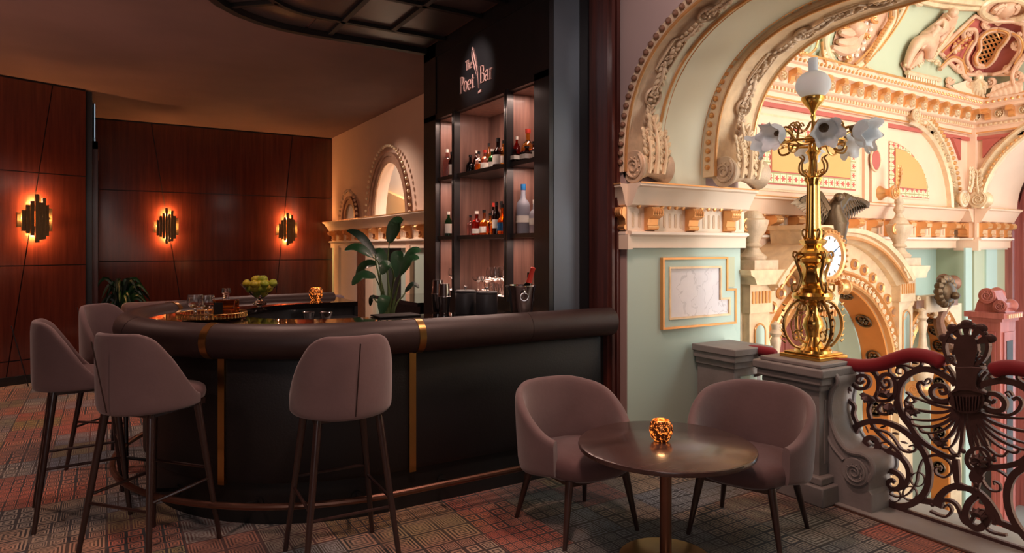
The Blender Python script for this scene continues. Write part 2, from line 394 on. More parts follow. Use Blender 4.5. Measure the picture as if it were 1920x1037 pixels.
panel_wall('wall_back', (-.15, 12), (1, 0), 3.7, (0, -1, 0), [(sX(283, 12)+.15, sX(352, 12)+.15), (sX(548, 12)+.15, sX(508, 12)+.15)], 'dark red lacquered wood panelling on the back wall with two sconces')
e_ = Vector((-.92, -.392, 0)).normalized(); P0_ = Vector((-.23, 9.94, 0)); n_ = Vector((e_.y, -e_.x, 0)); n_ = n_ if n_.y < 0 else -n_
def sL(px):     # distance along the left wall seen at pixel column px
    r = ray(px, 465); A = Matrix(((r.x, -e_.x), (r.y, -e_.y))).inverted() @ Vector((P0_.x, P0_.y)); return A[1]
panel_wall('wall_left', (P0_.x, P0_.y), (e_.x, e_.y), 6.4, n_, [(sL(98), sL(8)), (sL(98)+1.2, sL(8)+1.9)], 'dark red lacquered wood panelling on the near left wall with one sconce')
# dark recess and doorway between the two panelled walls
ST('wall_recess', MB().box(-.4, 10.05, 0, -.16, 12.1, ZC), 'black_wood', 'dark side of the recess between the two panelled walls')
d_ = ST('door_1', MB().box(-.16, 10.35, 0, -.12, 11.6, 2.9), 'black_wood', 'black door in the recess between panelled walls')
P('door_frame', MB().box(-.16, 10.25, 0, -.10, 10.35, 3.0).box(-.16, 11.6, 0, -.10, 11.7, 3.0).box(-.16, 10.25, 2.9, -.10, 11.7, 3.0), 'frame_wood', d_)
P('transom_glass', MB().box(-.16, 10.3, 3.05, -.13, 11.65, 3.5), 'window_glass', d_)
ST('baseboard_left', MB().hull8([P0_+n_*.02, P0_+e_*6.3+n_*.02, P0_+e_*6.3+n_*.04, P0_+n_*.04], [p+Vector((0, 0, .1)) for p in (P0_+n_*.02, P0_+e_*6.3+n_*.02, P0_+e_*6.3+n_*.04, P0_+n_*.04)]), 'black_wood', 'low dark baseboard under the left panelling')
# laylight in the ceiling above the bar
CX, CY = 1.55, 5.1
def stad(R, xe=2.72, n=14, cy=CY):
    return [(xe, cy+R)]+[(CX-R*sin(pi*i/n), cy+R*cos(pi*i/n)) for i in range(n+1)]+[(xe, cy-R)]
ly = ST('trim_2', MB().sweep([(x, y, ZC-.03) for x, y in stad(1.0)], rect(.07, .07), (0, 0, 1)), 'kick_black', 'dark curved frame of the panelled ceiling light above the bar')
P('inner_frame', MB().sweep([(x, y, ZC-.02) for x, y in stad(.56)], rect(.05, .05), (0, 0, 1)), 'kick_black', ly)
for (x0, y0, x1, y1) in [(1.75, 4.12, 1.75, 6.08), (2.2, 4.54, 2.2, 5.66), (1.2, 4.95, 2.72, 4.95), (CX-.38, CY+.4, CX-.72, CY+.72), (CX-.38, CY-.4, CX-.72, CY-.72), (CX-.56, CY, CX-1, CY)]:
    P('glazing_bar', MB().sweep([(x0, y0, ZC-.02), (x1, y1, ZC-.02)], rect(.045, .05), (0, 0, 1)), 'kick_black', ly)
def pane(pts): P('ceiling_pane', MB().prism(pts, 'z', ZC-.014, ZC-.004), 'pane_dark', ly)
for a0, a1 in [(0, .5*pi/2), (.5*pi/2, pi/2), (pi/2, .75*pi), (.75*pi, pi)]:
    aa = [a0+.03+(a1-a0-.06)*i/4 for i in range(5)]
    pane([(CX-.96*sin(a), CY+.96*cos(a)) for a in aa]+[(CX-.59*sin(a), CY+.59*cos(a)) for a in aa[::-1]])
for sg in (1, -1):
    for x0, x1 in ((CX, 1.73), (1.77, 2.7)): pane([(x0, CY+sg*.59), (x1, CY+sg*.59), (x1, CY+sg*.96), (x0, CY+sg*.96)])
for y0, y1 in ((4.56, 4.93), (4.97, 5.64)):
    for x0, x1 in ((1.15, 1.73), (1.77, 2.18), (2.22, 2.7)):
        pane([(x0, y0), (x1, y0), (x1, y1), (x0, y1)])

plain('peach_wall', (206, 172, 152), .7, 0, .05, 2)
# ---------------------------------------------------------------- mirror-side wall with two arched openings (X = 3.5)
XW = 3.5
def arch_pts(yc, a, z0, b, n=16, rev=False, e=1.):
    q = [(yc+a*cos(pi*i/n), z0+b*sin(pi*i/n)**e) for i in range(n+1)]
    return q[::-1] if rev else q
def yzX(px, py, X=XW): p = onX(px, py, X); return (p.y, p.z)
la, ra, ta = yzX(698, 408), yzX(773, 402), yzX(741, 284)
yc1, a1, zb = (la[0]+ra[0])/2, (la[0]-ra[0])/2, 2.03; b1 = ta[1]-zb
la2, ra2, ta2 = yzX(647, 414), yzX(674, 414), yzX(660, 368)
yc2, a2 = (la2[0]+ra2[0])/2, (la2[0]-ra2[0])/2; b2 = ta2[1]-zb
poly = [(3.95, zb), (yc1-a1, zb)]+arch_pts(yc1, a1, zb, b1, rev=True)+arch_pts(yc2, a2, zb, b2, rev=True)+[(12.1, zb), (12.1, ZC), (3.95, ZC)]
ST('wall_right', MB().prism(poly, 'x', XW, XW+.22), 'peach_wall', 'pale wall behind the bar with two arched openings over a cornice', tri=True)
doorY = (yzX(752, 465)[0], yzX(716, 465)[0])
w2 = ST('wall_lower', MB().box(XW, 3.95, 0, XW+.22, doorY[0], zb).box(XW, doorY[1], 0, XW+.22, 12.1, zb).box(XW, doorY[0], 1.66, XW+.22, doorY[1], zb), 'pale_green', 'pale green dado wall with pilasters behind the bar')
P('dark_opening', MB().box(XW+.1, doorY[0], 0, XW+.14, doorY[1], 1.66), 'black_wood', w2, 'dark doorway between the pilasters')
for p0, p1, m_ in [(632, 641, 'cream'), (646, 674, 'cream_light'), (676, 690, 'relief_dark'), (692, 706, 'cream'), (768, 776, 'peach')]:
    y0, y1 = yzX(p1, 465)[0], yzX(p0, 465)[0]
    P('pilaster', MB().box(XW-.06, y0, 0, XW, y1, 1.64), m_, w2)
for i, (yc, a, b) in enumerate([(yc1, a1, b1), (yc2, a2, b2)]):
    pr = [(0, 0), (.13, 0), (.15, .03), (.13, .05), (.06, .05), (.05, .07), (.0, .07)]
    A = ST('trim_%d' % (3+i), MB().sweep([(XW, y, z) for y, z in arch_pts(yc, a, zb, b, 28)], pr, (-1, 0, 0)), 'relief_dark', 'moulded %s arch surround on the pale wall behind the bar' % ('large' if i == 0 else 'small'))
    for k in range(34 if i == 0 else 20):
        t = pi*(k+.5)/(34 if i == 0 else 20)
        bead_ = MB().ell((XW-.075, yc+(a+.095)*cos(t), zb+(b+.095)*sin(t)), .024, 8, 5)
        P('bead', bead_, 'gilt_cream', A)
ST('wall_corridor', MB().box(4.3, 4.9, 0, 4.4, 13.2, 3.8), 'cream_light', 'bright cream wall seen through the arched openings')
P('stair_slope', MB().prism([(9.0, 1.9), (12.5, 1.9), (12.5, 2.93), (9.0, 2.1)], 'x', 4.2, 4.3), 'orange_wall', bpy.data.objects['wall_corridor'])
area('corridor_light', (3.95, 7.6, 3.75), (3.95, 7.6, 0), .3, 4.5, 170, (1, .97, .92))
spot('pale_wall_fill', (2.3, 9.0, 3.5), (3.5, 8.6, 1.6), 160, (1, .80, .66), 80, .9, .1)  # added wash, brightens the pale wall and its pilaster
ST('ceiling_corridor', MB().box(3.5, 3.95, 3.8, 4.45, 12.1, 3.9), 'cream', 'corridor ceiling')
# entablature with brackets on the wall behind the bar
def entabX(name, Xf, y0, y1, sgn, label, n_br, z_=2.06, small=True):
    pr = [(0, -.46), (.05, -.46), (.05, -.40), (.07, -.38), (.07, -.36), (.03, -.35), (.03, -.17), (.09, -.15), (.12, -.10), (.19, -.04), (.2, 0), (0, 0)]
    e = ST(name, MB().sweep([(Xf, y0, z_), (Xf, y1, z_)], [(p[1], p[0]) for p in pr], (sgn, 0, 0)), 'cream', label)
    return e
def entab(name, A, B, nrm, z_, label, n_br, mat='cream', fl=True, depth=1.):
    """moulded cornice along A-B, nrm points out of the wall; brackets, flutes and eggs are parts"""
    A, B, nrm = Vector((*A, 0)), Vector((*B, 0)), Vector((*nrm, 0)).normalized(); e = (B-A).normalized(); L = (B-A).length
    pr = [(0, -.46), (.05, -.46), (.05, -.38), (.08, -.36), (.08, -.34), (.03, -.335), (.03, -.165), (.09, -.15), (.1, -.13), (.17, -.03), (.2, -.02), (.2, 0), (0, 0)]
    vs = []
    for p in (A, B): vs += [p+nrm*(q[0]*depth)+Vector((0, 0, z_+q[1])) for q in pr]
    m = len(pr); mb = MB().add(vs, [tuple(range(m)), tuple(range(2*m-1, m-1, -1))]+[(i, (i+1) % m, m+(i+1) % m, m+i) for i in range(m)])
    o = ST(name, mb, mat, label, tri=True)
    P('gilt_fillet', MB().hull8([A+nrm*.2*depth+Vector((0, 0, z_-.004)), B+nrm*.2*depth+Vector((0, 0, z_-.004)), B+nrm*(.2*depth+.006)+Vector((0, 0, z_-.004)), A+nrm*(.2*depth+.006)+Vector((0, 0, z_-.004))], [q+Vector((0, 0, z_+.006)) for q in (A+nrm*.2*depth, B+nrm*.2*depth, B+nrm*(.2*depth+.006), A+nrm*(.2*depth+.006))]), 'gold', o)
    P('gilt_band', MB().hull8([A+nrm*.08*depth+Vector((0, 0, z_-.362)), B+nrm*.08*depth+Vector((0, 0, z_-.362)), B+nrm*(.09*depth)+Vector((0, 0, z_-.362)), A+nrm*(.09*depth)+Vector((0, 0, z_-.362))], [q+Vector((0, 0, z_-.345)) for q in (A+nrm*.08*depth, B+nrm*.08*depth, B+nrm*.09*depth, A+nrm*.09*depth)]), 'cream_light', o)
    me = None; sp = L/n_br
    R = Matrix((( e.x, nrm.x, 0), (e.y, nrm.y, 0), (0, 0, 1))).to_4x4()
    bmx = MB()          # scrolled bracket, local x along wall, y outward
    outl = [(.0, -.165), (.13, -.165), (.155, -.19), (.15, -.225), (.12, -.24), (.085, -.25), (.075, -.29), (.08, -.32), (.03, -.335), (0, -.335)]
    bmx.prism([(y*depth, z) for y, z in outl], 'x', -.05, .05)
    for q in (-.034, -.011, .011, .034): bmx.lathe([(.001, -.009), (.03, -.009), (.034, 0), (.03, .009), (.001, .009)], 10, (q, .122*depth, -.2), 'x')
    bmx.lathe([(.001, -.052), (.02, -.052), (.02, .052), (.001, .052)], 10, (0, .065*depth, -.31), 'x')
    bmx.xf(R); me = mesh_of('bracket', bmx, 'gold')
    flm = MB()
    for q in (-.0001,): flm.lathe([(.001, -.012), (.016, -.008), (.018, 0)], 8, (0, .03*depth+.0, 0), 'y')
    fm = MB(); w_ = .011
    fm.prism([(-w_, -.30), (-w_*.7, -.31), (w_*.7, -.31), (w_, -.30), (w_, -.215), (w_*.7, -.205), (-w_*.7, -.205), (-w_, -.215)], 'y', .03*depth-.001, .03*depth+.004).xf(R); fme = mesh_of('flute', fm, 'relief')
    em = MB().ell((0, .06*depth+.004, -.152), (.02, .016, .026), 8, 6).xf(R); eme = mesh_of('egg', em, 'gold')
    for k in range(n_br):
        c = A+e*sp*(k+.5)+Vector((0, 0, z_))
        inst(me, 'bracket', o, c+OFF.get(o.name, Vector()))
    if fl:
        for k in range(n_br+1):         # the stretches between brackets
            g0, g1 = max(.02, sp*(k-.5)+.065), min(L-.02, sp*(k+.5)-.065)
            if g1-g0 < .04: continue
            nf, ne = max(1, int((g1-g0)/.05)), max(1, int((g1-g0)/.07))
            for q in range(nf): inst(fme, 'flute', o, A+e*(g0+(g1-g0)*(q+.5)/nf)+Vector((0, 0, z_)))
            for q in range(ne): inst(eme, 'egg', o, A+e*(g0+(g1-g0)*(q+.5)/ne)+Vector((0, 0, z_)))
    return o
ye0 = yzX(640, 430)[0]
entab('trim_5', (XW, 4.2), (XW, 11.9), (-1, 0), 2.06, 'gilded bracketed cornice along the pale wall behind the bar', 18)
# ---------------------------------------------------------------- thick arch wall between bar and stair hall
X0, X1, YJ = 3.2, 4.41, 3.63
YC, ZS = 2.37, 2.15
def sup(a, b, n, N=40, z0=ZS, t0=0., t1=pi):
    out = []
    for i in range(N+1):
        t = t0+(t1-t0)*i/N; c, s = cos(t), sin(t)
        out.append((YC+a*math.copysign(abs(c)**(2/n), c), z0+b*abs(s)**(2/n)))
    return out
def archp(a, b, n, t):
    c, s = cos(t), sin(t); return (YC+a*math.copysign(abs(c)**(2/n), c), ZS+b*abs(s)**(2/n))
cav = sup(1.28, 1.10, 2.5)
poly = [(3.95, 2.06), (YC+1.28, 2.06)]+cav+[(YC-1.28, 2.06), (-3, 2.06), (-3, ZC), (3.95, ZC)]
pw = ST('wall_arch', MB().prism(poly, 'x', X0, X1), 'mauve_wall', 'thick wall pierced by the wide arch to the stair hall', tri=True)
P('soffit', MB().sweep([(3.75, y, z) for y, z in sup(1.275, 1.095, 2.5, 60)], [(-.012, -.34), (.0, -.34), (.0, .34), (-.012, .34)], (1, 0, 0)), 'soffit_cream', pw, 'plain cream underside of the arch')
P('jamb_pillar', MB().box(X0, YJ, 0, X1, 3.95, 2.06), 'pale_green', pw, 'pale green arch pillar')
P('pillar_face', MB().box(X0-.004, YJ+.004, 0, X0, 3.9, 2.06), 'mauve_wall', pw)
P('far_jamb', MB().box(X0, -3, 0, X1, YC-1.27, 2.06), 'pale_green', pw, 'far pillar of the arch')
P('cream_frieze', MB().box(X0-.004, YJ-.012, 1.60, X1+.004, YJ, 1.70), 'cream', pw, 'cream band under the cornice')
P('hall_upper_wall', MB().box(X1-.2, -3, ZC, X1, 4.3, 5.6), 'cream', pw)
entab('trim_6', (X0-.02, YJ), (X1+.02, YJ), (0, -1), 2.06, 'gilded bracketed cornice on top of the green arch pillar', 3, depth=.8)
entab('trim_7', (X0, YJ-.02), (X0, 3.72), (-1, 0), 2.06, 'short return of the pillar cornice facing the bar', 1, fl=False, depth=.4)
P('soffit_base', MB().box(X0+.3, YC+1.262, 2.06, X1-.4, YC+1.285, 2.17), 'soffit_cream', pw)
P('corner_block', MB().box(X0-.034, YJ-.046, 1.59, X0+.01, 3.71, 1.702), 'cream', pw)
# marble panel with gilt stepped frame
def pY(px, py): p = onY(px, py, YJ); return (p.x, p.z)
xa, xb, xc = pY(1238, 500)[0], pY(1360, 500)[0], pY(1376, 500)[0]
za, zm, zt = pY(1238, 618)[1], pY(1362, 541)[1], pY(1240, 483)[1]
def stepd(d): return [(xa+d, za+d), (xc-d, za+d), (xc-d, zm-d), (xb-d, zm-d), (xb-d, zt-d), (xa+d, zt-d)]
mp = T('marble_wall_panel', 'white veined marble panel in a stepped gilt frame on the green pillar', 'wall panel', (xa, YJ, za))
P('marble_slab', MB().prism(stepd(.085), 'y', YJ-.012, YJ), 'marble', mp, tri=True)
def ring(name, d0, d1, y0, y1, m_):
    A, B = stepd(d0), stepd(d1); vs = [(x, y0, z) for x, z in A]+[(x, y0, z) for x, z in B]+[(x, y1, z) for x, z in A]+[(x, y1, z) for x, z in B]; n = 6
    fs = []
    for i in range(n):
        j = (i+1) % n; fs += [(i, j, n+j, n+i), (2*n+i, 3*n+i, 3*n+j, 2*n+j), (i, 2*n+i, 2*n+j, j), (n+i, n+j, 3*n+j, 3*n+i)]
    P(name, MB().add(vs, fs), m_, mp)
ring('gilt_frame', 0, .016, YJ-.03, YJ, 'gold'); ring('inner_moulding', .016, .07, YJ-.02, YJ, 'pale_green'); ring('inner_fillet', .07, .085, YJ-.028, YJ, 'gilt_cream')
P('side_panel', MB().box(xb+.012, YJ-.008, zm+.012, xc, YJ, zt), 'sage', mp)
# ---------------------------------------------------------------- arch ribs with beads, rosettes, leaves and volutes
def oriented(t, n_, a, b, X):     # frame at arch parameter: point, tangent, inward normal
    p = archp(a, b, n_, t); q = archp(a, b, n_, t+.01); o_ = archp(a, b, n_, t-.01)
    tg = Vector((0, q[0]-o_[0], q[1]-o_[1])).normalized(); nin = Vector((1, 0, 0)).cross(tg); c = Vector((0, YC-p[0], ZS+.3-p[1]))
    if nin.dot(c) < 0: nin = -nin
    return Vector((X, p[0], p[1])), tg, nin
def frame_m(P_, tx, ty, tz): return Matrix(((tx.x, ty.x, tz.x, P_.x), (tx.y, ty.y, tz.y, P_.y), (tx.z, ty.z, tz.z, P_.z), (0, 0, 0, 1)))
def leafy(mb, L, w, h, lobes=5, curl=.5):      # acanthus leaf growing along +x, width along y, relief along z
    n = 8; sp_ = [(L*k/n, 0, h*(.35+.65*sin(pi*k/n*.85))+(h*curl if k == n else 0)) for k in range(n+1)]
    mb.tube(sp_, [w*(.13-.09*k/n) for k in range(n+1)], 6)
    for i in range(lobes):
        k = (i+.5)/lobes; ww = w*(.62*sin(pi*(.22+.62*(1-k)))**.7); z0 = h*(.35+.65*sin(pi*k*.85))
        for s_ in (-1, 1):
            an = s_*(1.05-.45*k); R = Matrix.Rotation(an, 3, 'Z') @ Matrix.Rotation(-.25, 3, 'Y')
            c = (L*k+cos(an)*ww*.42, sin(an)*ww*.45, z0*.72)
            mb.ell(c, (ww*.54, w*.17, h*.18), 8, 6, R)
            mb.tube([(L*k, 0, z0*.8), (L*k+cos(an)*ww*.5, sin(an)*ww*.5, z0*.98), (L*k+cos(an)*ww*1.0, sin(an)*ww*.95, z0*.62+h*.12)], [w*.035, w*.04, w*.02], 5)
def rosette(mb, r, h, petals=5):
    mb.lathe([(r*.86, 0), (r, h*.5), (r*.9, h*.8), (r*.78, h*.4), (r*.76, 0)], 20)
    for i in range(petals):
        a = 2*pi*i/petals; mb.ell((r*.38*cos(a), r*.38*sin(a), h*.4), (r*.26, r*.18, h*.5), 8, 6, Matrix.Rotation(a, 3, 'Z'))
    mb.ell((0, 0, h*.7), (r*.15, r*.15, h*.5), 8, 6)
def volute(mb, r, w):       # scroll console, axis x from 0..w, flared ends
    mb.lathe([(r*.3, -.01), (r*.95, -.01), (r, 0), (r*.95, .012), (r*.7, w*.2), (r*.5, w*.5), (r*.7, w*.8), (r*.95, w-.012), (r, w), (r*.95, w+.01), (r*.3, w+.01)], 24, (0, 0, 0), 'x')
    for x in (-.014, w+.014):
        mb.tube([(x, y, z) for y, z in spiral((0, 0), r*.86, r*.16, 2.2, 2.1, 40)], [r*.09*(1-.4*i/39) for i in range(40)], 6)
        for i in range(10):
            a = 2*pi*i/10; mb.ell((x, r*.55*cos(a), r*.55*sin(a)), r*.07, 6, 4)
def rib(name, Xa, Xb, a, b, n_, ob, matf, matb, label, kvol, gild):
    th = .13
    # rib body: face band + soffit band
    prof = [(-ob, Xa), (-ob, Xa-.015), (-ob+.015, Xa-.03), (-.03, Xa-.012), (-.012, Xa-.03), (0, Xa-.015), (0, Xa+.01), (-.018, Xa+.02), (-.018, Xb-.03), (0, Xb-.02), (0, Xb), (-ob, Xb)]
    pth = [(0, y, z) for y, z in sup(a, b, n_, 64)]
    o = ST(name, MB().sweep(pth, [(-p[0], p[1]) for p in prof], (1, 0, 0)), matf, label, tri=True)
    P('gilt_edge', MB().sweep(pth, [(q[0]*.011-.002, Xa-.018+q[1]*.011) for q in circ(1, 8)], (1, 0, 0)), gild, o)
    P('gilt_edge', MB().sweep(pth, [(q[0]*.011-.002, Xb-.012+q[1]*.011) for q in circ(1, 8)], (1, 0, 0)), 'gold', o)
    bm_ = mesh_of('bead', MB().ell((0, 0, 0), .021, 8, 6), matb)
    # beads at equal distances on the face band
    pts = sup(a+ob*.55, b+ob*.55, n_, 400); acc = 0.; last = pts[0]
    for p in pts:
        acc += hypot(p[0]-last[0], p[1]-last[1]); last = p
        if acc > .062: acc = 0.; inst(bm_, 'bead', o, (Xa-.03, p[0], p[1]))
    rm = MB(); rosette(rm, .075, .045); rme = mesh_of('rosette', rm, 'relief'); w = Xb-Xa
    lm = MB(); leafy(lm, .19, .11, .045); lme = mesh_of('leaf_scroll', lm, 'relief')
    cm = MB(); cm.sweep([(x, y, .012) for x, y in [(-.12, -.055), (.12, -.055), (.15, 0), (.12, .055), (-.12, .055), (-.15, 0)]], circ(.008, 6), (0, 0, 1), closed=True)
    for i in range(7): cm.ell((-.1+.033*i, .018*sin(i*2.1), .015), (.024, .013, .02), 7, 5)
    for i in range(6): cm.tube([(x, y, .016) for x, y in spiral((-.085+.034*i, .022*(-1)**i), .02, .005, i, 1.2, 10)], .005, 5)
    cme = mesh_of('cartouche', cm, 'relief')
    pts = sup(a-.0, b-.0, n_, 600); acc = 0.; last = pts[0]; k = 0; seq = 'LRlCLRlCLRlCLRlCLRlCLRlC'; nxt = .36; i0 = 0
    for i, p in enumerate(pts[:-2]):
        acc += hypot(p[0]-last[0], p[1]-last[1]); last = p
        if acc >= nxt and k < 22:
            q = pts[i+2]; tg = Vector((0, q[0]-pts[i-2][0], q[1]-pts[i-2][1])).normalized(); nin = Vector((1, 0, 0)).cross(tg)
            if nin.dot(Vector((0, YC-p[0], ZS-p[1]))) < 0: nin = -nin
            mid = Vector(((Xa+Xb)/2, p[0], p[1]))-nin*.012; c = seq[k]
            m4 = frame_m(mid, tg, tg.cross(nin)*-1, nin)
            src, gapn = {'R': (rme, .13), 'L': (lme, .22), 'l': (lme, .24), 'C': (cme, .24)}[c]
            ob_ = inst(src, src.name.split('.')[0], o, (0, 0, 0)); ob_.matrix_local = m4 @ (Matrix.Scale(-1, 4, (1, 0, 0)) @ Matrix.Translation((-.12, 0, 0)) if c == 'l' else Matrix()) @ (Matrix.Translation((-.08, 0, 0)) if c == 'L' else Matrix())
            acc = 0.; nxt = gapn*.84; k += 1
    # volute console at the foot
    for side in ((1,) if kvol else (1,)):
        v = MB(); volute(v, .12, w-.02); yv = YC+side*(a-.06); v.xf(Matrix.Translation((Xa+.01, yv, 2.06+.12)))
        vo = P('volute', v, 'relief', o, 'scrolled volute foot of the arch rib')
        for s, L_, wd_ in ((-.22, .30, .13), (.0, .40, .17), (.24, .30, .13)):
            lf = MB(); leafy(lf, L_, wd_, .07, 6)
            P('acanthus_leaf', lf.xf(frame_m(Vector((Xa+w*(.5+s), yv-.05*side, 2.13)), Vector((s*.22, side*.12, 1)).normalized(), Vector((1, 0, 0)), Vector((0, -side, side*.12)).normalized())), 'gilt_cream', vo)
    return o
rib('trim_8', 3.2, 3.5, 1.26, 1.07, 2.5, .08, 'relief', 'relief_dark', 'near carved rib of the big arch with beads, rosettes and volutes', True, 'gold')
rib('trim_9', 4.0, 4.41, 1.14, 1.02, 2.8, .13, 'gilt_cream', 'gold', 'inner carved rib of the big arch, gilded and lit by daylight', False, 'gold')
P('soffit_fillet', MB().sweep([(3.54, y, z) for y, z in sup(1.268, 1.085, 2.5, 50)], circ(.006, 6), (1, 0, 0)), 'gold', pw)
P('soffit_fillet', MB().sweep([(3.95, y, z) for y, z in sup(1.268, 1.085, 2.5, 50)], circ(.006, 6), (1, 0, 0)), 'gold', pw)
# tall polished wood frame beside the bar, black wall piece
ST('trim_10', MB().box(3.08, 3.71, 0, 3.2, 3.92, ZC).box(3.10, 3.68, 0, 3.125, 3.71, ZC).box(3.15, 3.685, 0, 3.18, 3.71, ZC), 'frame_wood', 'tall polished red-brown wood frame post at the right end of the bar')
ST('wall_pier', MB().box(3.0, 3.93, 0, 3.5, 4.1, ZC), 'dark_paint', 'black wall strip between the drinks cabinet and wood post')
# ================================================================ drinks cabinet
XF, YA, YB = 2.75, 3.95, 6.16
cb = T('drinks_cabinet', 'tall black drinks cabinet with lit wooden shelves of bottles', 'cabinet', (3.1, 5.05, 0))
P('side_panel', MB().box(XF+.02, YA-.015, 1.0, 3.1, YA, ZC), 'panel_grey', cb, 'smooth grey side of the cabinet facing the lounge')
P('carcass', MB().box(XF, YA, 0, 3.46, YA+.03, ZC).box(XF, YB-.03, 0, 3.46, YB, ZC).box(3.12, YA, 0, 3.46, YB, ZC).box(XF, YA, 2.9, 3.46, YB, ZC).box(XF, YA, 0, 3.2, YB, 1.17), 'black_wood', cb)
P('face_frame', MB().box(XF-.02, YA-.01, 0, XF+.02, 4.14, ZC).box(XF-.02, 5.88, 0, XF+.02, YB, ZC).box(XF-.02, YA, 3.46, XF+.02, YB, ZC).box(XF-.02, YA, 2.85, XF+.02, YB, 2.9), 'black_wood', cb)
P('sign_board', MB().box(XF-.008, 4.14, 2.9, XF+.02, 5.88, 3.46), 'dark_paint', cb, 'plain black board carrying the bar sign')
P('back_board', MB().box(3.1, 4.1, 1.17, 3.12, 5.9, 2.9), 'cabinet_wood', cb, 'warm wood back of the cabinet')
for y in (4.14, 4.54, 5.48, 5.88): P('divider', MB().box(XF+.03, y-.012, 1.17, 3.1, y+.012, 2.9), 'cabinet_wood', cb)
for y in (4.54, 5.48): P('mullion', MB().box(XF-.03, y-.026, 1.17, XF+.03, y-.006, 2.87).box(XF-.03, y+.006, 1.17, XF+.03, y+.026, 2.87), 'black_wood', cb)
P('top_lining', MB().box(XF+.03, 4.14, 2.84, 3.1, 5.88, 2.86), 'cabinet_wood', cb)
for z in (1.2, 1.715, 2.285):
    P('shelf', MB().box(XF, 4.14, z-.035, 3.1, 5.88, z), 'black_wood' if z > 1.3 else 'dark_paint', cb)
    P('light_strip', MB().box(3.03, 4.18, z+.001, 3.085, 5.84, z+.006), 'shelf_led', cb, 'glowing light strip at the back of the shelf')
for zt, e in ((1.67, .30), (2.24, .75), (2.83, 1.05)):
    for y0, y1 in ((4.16, 4.52), (4.56, 5.46), (5.50, 5.86)):
        area('cabinet_shelf_light', (2.84, (y0+y1)/2, zt), (2.93, (y0+y1)/2, 0), .06, (y1-y0)*.9, 8.5*e*(y1-y0)+1.1, (1.0, .68, .56))
for y0, y1 in ((4.62, 5.30), (5.52, 5.84)): P('lit_base', MB().box(2.78, y0, 1.2, 3.07, y1, 1.2015), 'lit_base', cb, 'backlit glass panel glowing under the glassware')
SH0, SH1, SH2 = 1.2, 1.715, 2.285
# small service counter left of the cabinet
sc_ = T('service_counter', 'small dark service counter left of the drinks cabinet', 'counter', (3.1, 7.0, 0))
P('body', MB().box(2.75, 6.3, 0, 3.4, 7.5, 1.0), 'black_wood', sc_); P('top', MB().box(2.7, 6.25, 1.0, 3.42, 7.55, 1.04), 'counter', sc_)
# ---------------------------------------------------------------- sign: broad-nib letters, quill and inkwell
sg = T('bar_sign', 'pale rose sign reading The Poet Bar with an upright quill between the words', 'sign', (XF-.01, 5.06, 3.0))
def stroke(mb, pts, o, s, wid=1., k=1.):        # pen strokes in letter units, Y runs to the left in the photo so u -> -Y
    pts = smooth(pts, 5) if len(pts) > 2 else pts; vs = []; n = len(pts)
    for i, p in enumerate(pts):
        a, b = pts[max(0, i-1)], pts[min(n-1, i+1)]; dx, dy = b[0]-a[0], b[1]-a[1]; l = hypot(dx, dy) or 1
        w = (.022+.052*abs(dy/l)**1.3)*wid; nx, ny = -dy/l*w, dx/l*w
        for q in (1, -1):
            u, v = (p[0]+nx*q)*k, p[1]+ny*q
            for d in (0, .01): vs.append((XF-.009-d, o[0]-u*s, o[1]+v*s))
    fs = [(0, 1, 3, 2), ((n-1)*4, (n-1)*4+2, (n-1)*4+3, (n-1)*4+1)]
    for i in range(n-1):
        a, b = 4*i, 4*i+4; fs += [(a, a+2, b+2, b), (a+1, b+1, b+3, a+3), (a, b, b+1, a+1), (a+2, a+3, b+3, b+2)]
    mb.add(vs, fs)
LET = {
 'P': [[(.12, 0), (.12, 1)], [(0, 0), (.26, 0)], [(0, 1), (.3, 1)], [(.28, 1), (.55, .9), (.56, .66), (.4, .5), (.14, .48)]],
 'o': [[(.28, .0), (.06, .12), (.04, .38), (.26, .62), (.5, .5), (.52, .22), (.28, .0)]],
 'e': [[(.06, .34), (.48, .36), (.44, .55), (.26, .62), (.06, .46), (.05, .2), (.22, .0), (.48, .1)]],
 't': [[(.2, .85), (.2, .14), (.3, .02), (.44, .06)], [(.02, .6), (.42, .6)]],
 'B': [[(.12, 0), (.12, 1)], [(0, 0), (.3, 0)], [(0, 1), (.3, 1)], [(.28, 1), (.5, .92), (.48, .62), (.16, .54)], [(.3, .54), (.6, .44), (.6, .1), (.3, 0)]],
 'a': [[(.06, .52), (.24, .62), (.4, .54), (.42, .1), (.54, .02)], [(.42, .36), (.16, .32), (.04, .14), (.18, .0), (.42, .14)]],
 'r': [[(.12, 0), (.12, .62)], [(0, 0), (.28, 0)], [(0, .58), (.12, .62)], [(.14, .44), (.26, .6), (.42, .58)]],
 'T': [[(.3, 0), (.3, 1)], [(.16, 0), (.44, 0)], [(0, .9), (.02, 1), (.58, 1), (.6, .9)]],
 'h': [[(.1, 0), (.1, 1.05)], [(0, 0), (.22, 0)], [(.1, .44), (.3, .62), (.44, .5), (.44, 0)], [(.36, 0), (.56, 0)]]}
ADV = dict(P=.62, o=.6, e=.54, t=.46, B=.68, a=.58, r=.46, T=.6, h=.6)
def word(name, txt, y_start, z, s, k=1.):
    mb = MB(); u = 0
    for ch in txt:
        for st in LET[ch]: stroke(mb, st, (y_start-u*s*k, z), s, 1., k)
        u += ADV[ch]+.03
    P(name, mb, 'sign_rose', sg, 'pale letters reading '+txt)
word('lettering', 'Poet', 5.365, 3.0, .142, .84); word('lettering', 'Bar', 4.985, 3.015, .142, .86); word('lettering', 'The', 5.25, 3.185, .08, .82)
q = MB(); ctr = [onX(886.5, 88, XF-.015), onX(889, 105, XF-.015), onX(893, 125, XF-.015), onX(896, 143, XF-.015), onX(897.5, 165, XF-.015)]
